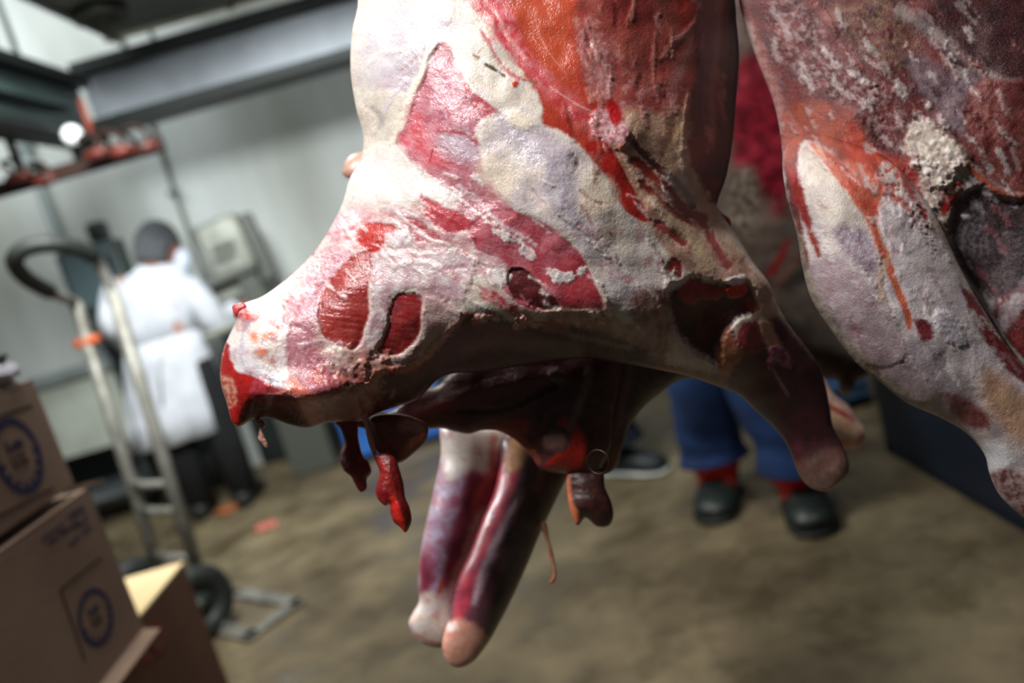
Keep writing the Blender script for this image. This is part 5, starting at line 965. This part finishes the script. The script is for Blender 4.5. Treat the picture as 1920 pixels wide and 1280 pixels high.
inflate('shank', [(1500,690),(1540,705),(1562,738),(1590,760),(1606,782),(1621,805),(1619,828),(1602,842),(1575,838),(1552,822),(1530,790),(1505,740)], 1.4, Ep, root_D, step=2.6, sf=.8, sb=.8, wob=.6, mat_=DRYF)

# hind legs, hooks and the rail that carries the carcasses (above the frame)
STL = mat('rail_steel', '#9a9d9c', .35, .8, '#7c7f7e', 12)
RZ = 2.55
for root, cols in ((root_A, [(840, -400, .93), (1090, -420, .93)]), (root_B, [(1650, -420, .95), (1950, -430, .95)]), (root_C, [(1020, -280, 1.25), (1160, -290, 1.25)]), (root_D, [(1400, -380, 1.47), (1500, -380, 1.47)])):
    ends = []
    for px, py, d in cols:
        p0 = PD(px, py+160, d); p1 = PD(px, py-40, d); top_ = Vector((p1.x, p1.y, 2.15)); bm = bmesh.new()
        tube(bm, cat3([p0, p1, (p1+top_)/2, top_], 5), list(np.interp(np.linspace(0, 1, 16), [0, .33, .7, 1], [.06, .055, .03, .022])), 14)
        finish('hind_leg', bm, mat('pale_flesh', '#b58a80', .4, 0, '#8e3c3c', 30, .3), root); ends.append(top_)
    if root is root_A: yA = (ends[0].y+ends[1].y)/2
    if root is root_B: ends = [Vector((e.x, yA, e.z)) for e in ends]
    mid = (ends[0]+ends[1])/2
    dst = {root_A: ('central in-focus', 'hook_a'), root_B: ('frosted right-hand', ''), root_C: ('hidden rear', ''), root_D: ('dark far', '')}[root][0]
    hk = empty('gambrel_hook', mid, 'steel gambrel hook carrying the %s lamb carcass' % dst, 'hook')
    bm = bmesh.new(); tube(bm, [ends[0]+(ends[0]-mid)*.15, mid+Vector((0, 0, .04)), ends[1]+(ends[1]-mid)*.15], .008, 10); finish('gambrel', bm, STL, hk)
    bm = bmesh.new(); tube(bm, [mid+Vector((0, 0, .04)), mid+Vector((0, 0, .2)), Vector((mid.x, mid.y, RZ-.03))], .007, 10); finish('shaft', bm, STL, hk)
    bm = bmesh.new(); tube(bm, [Vector((mid.x, mid.y-.012, RZ)), Vector((mid.x, mid.y+.012, RZ))], .03, 16); finish('trolley_wheel', bm, STL, hk)
    if root is root_B: continue
    rl = empty('overhead_rail', (0, mid.y, RZ), 'overhead steel rail above the frame carrying the %s carcass' % dst, 'rail')
    bm = bmesh.new(); bx(bm, (.4, mid.y, RZ-.06), (4, .012, .06)); finish('rail_bar', bm, STL, rl, False)
    for x_ in (-1.2, 1.9): 
        bm = bmesh.new(); bx(bm, (x_, mid.y, (3.4+RZ-.05)/2), (.02, .02, 3.4-RZ+.05)); finish('hanger', bm, STL, rl, False)
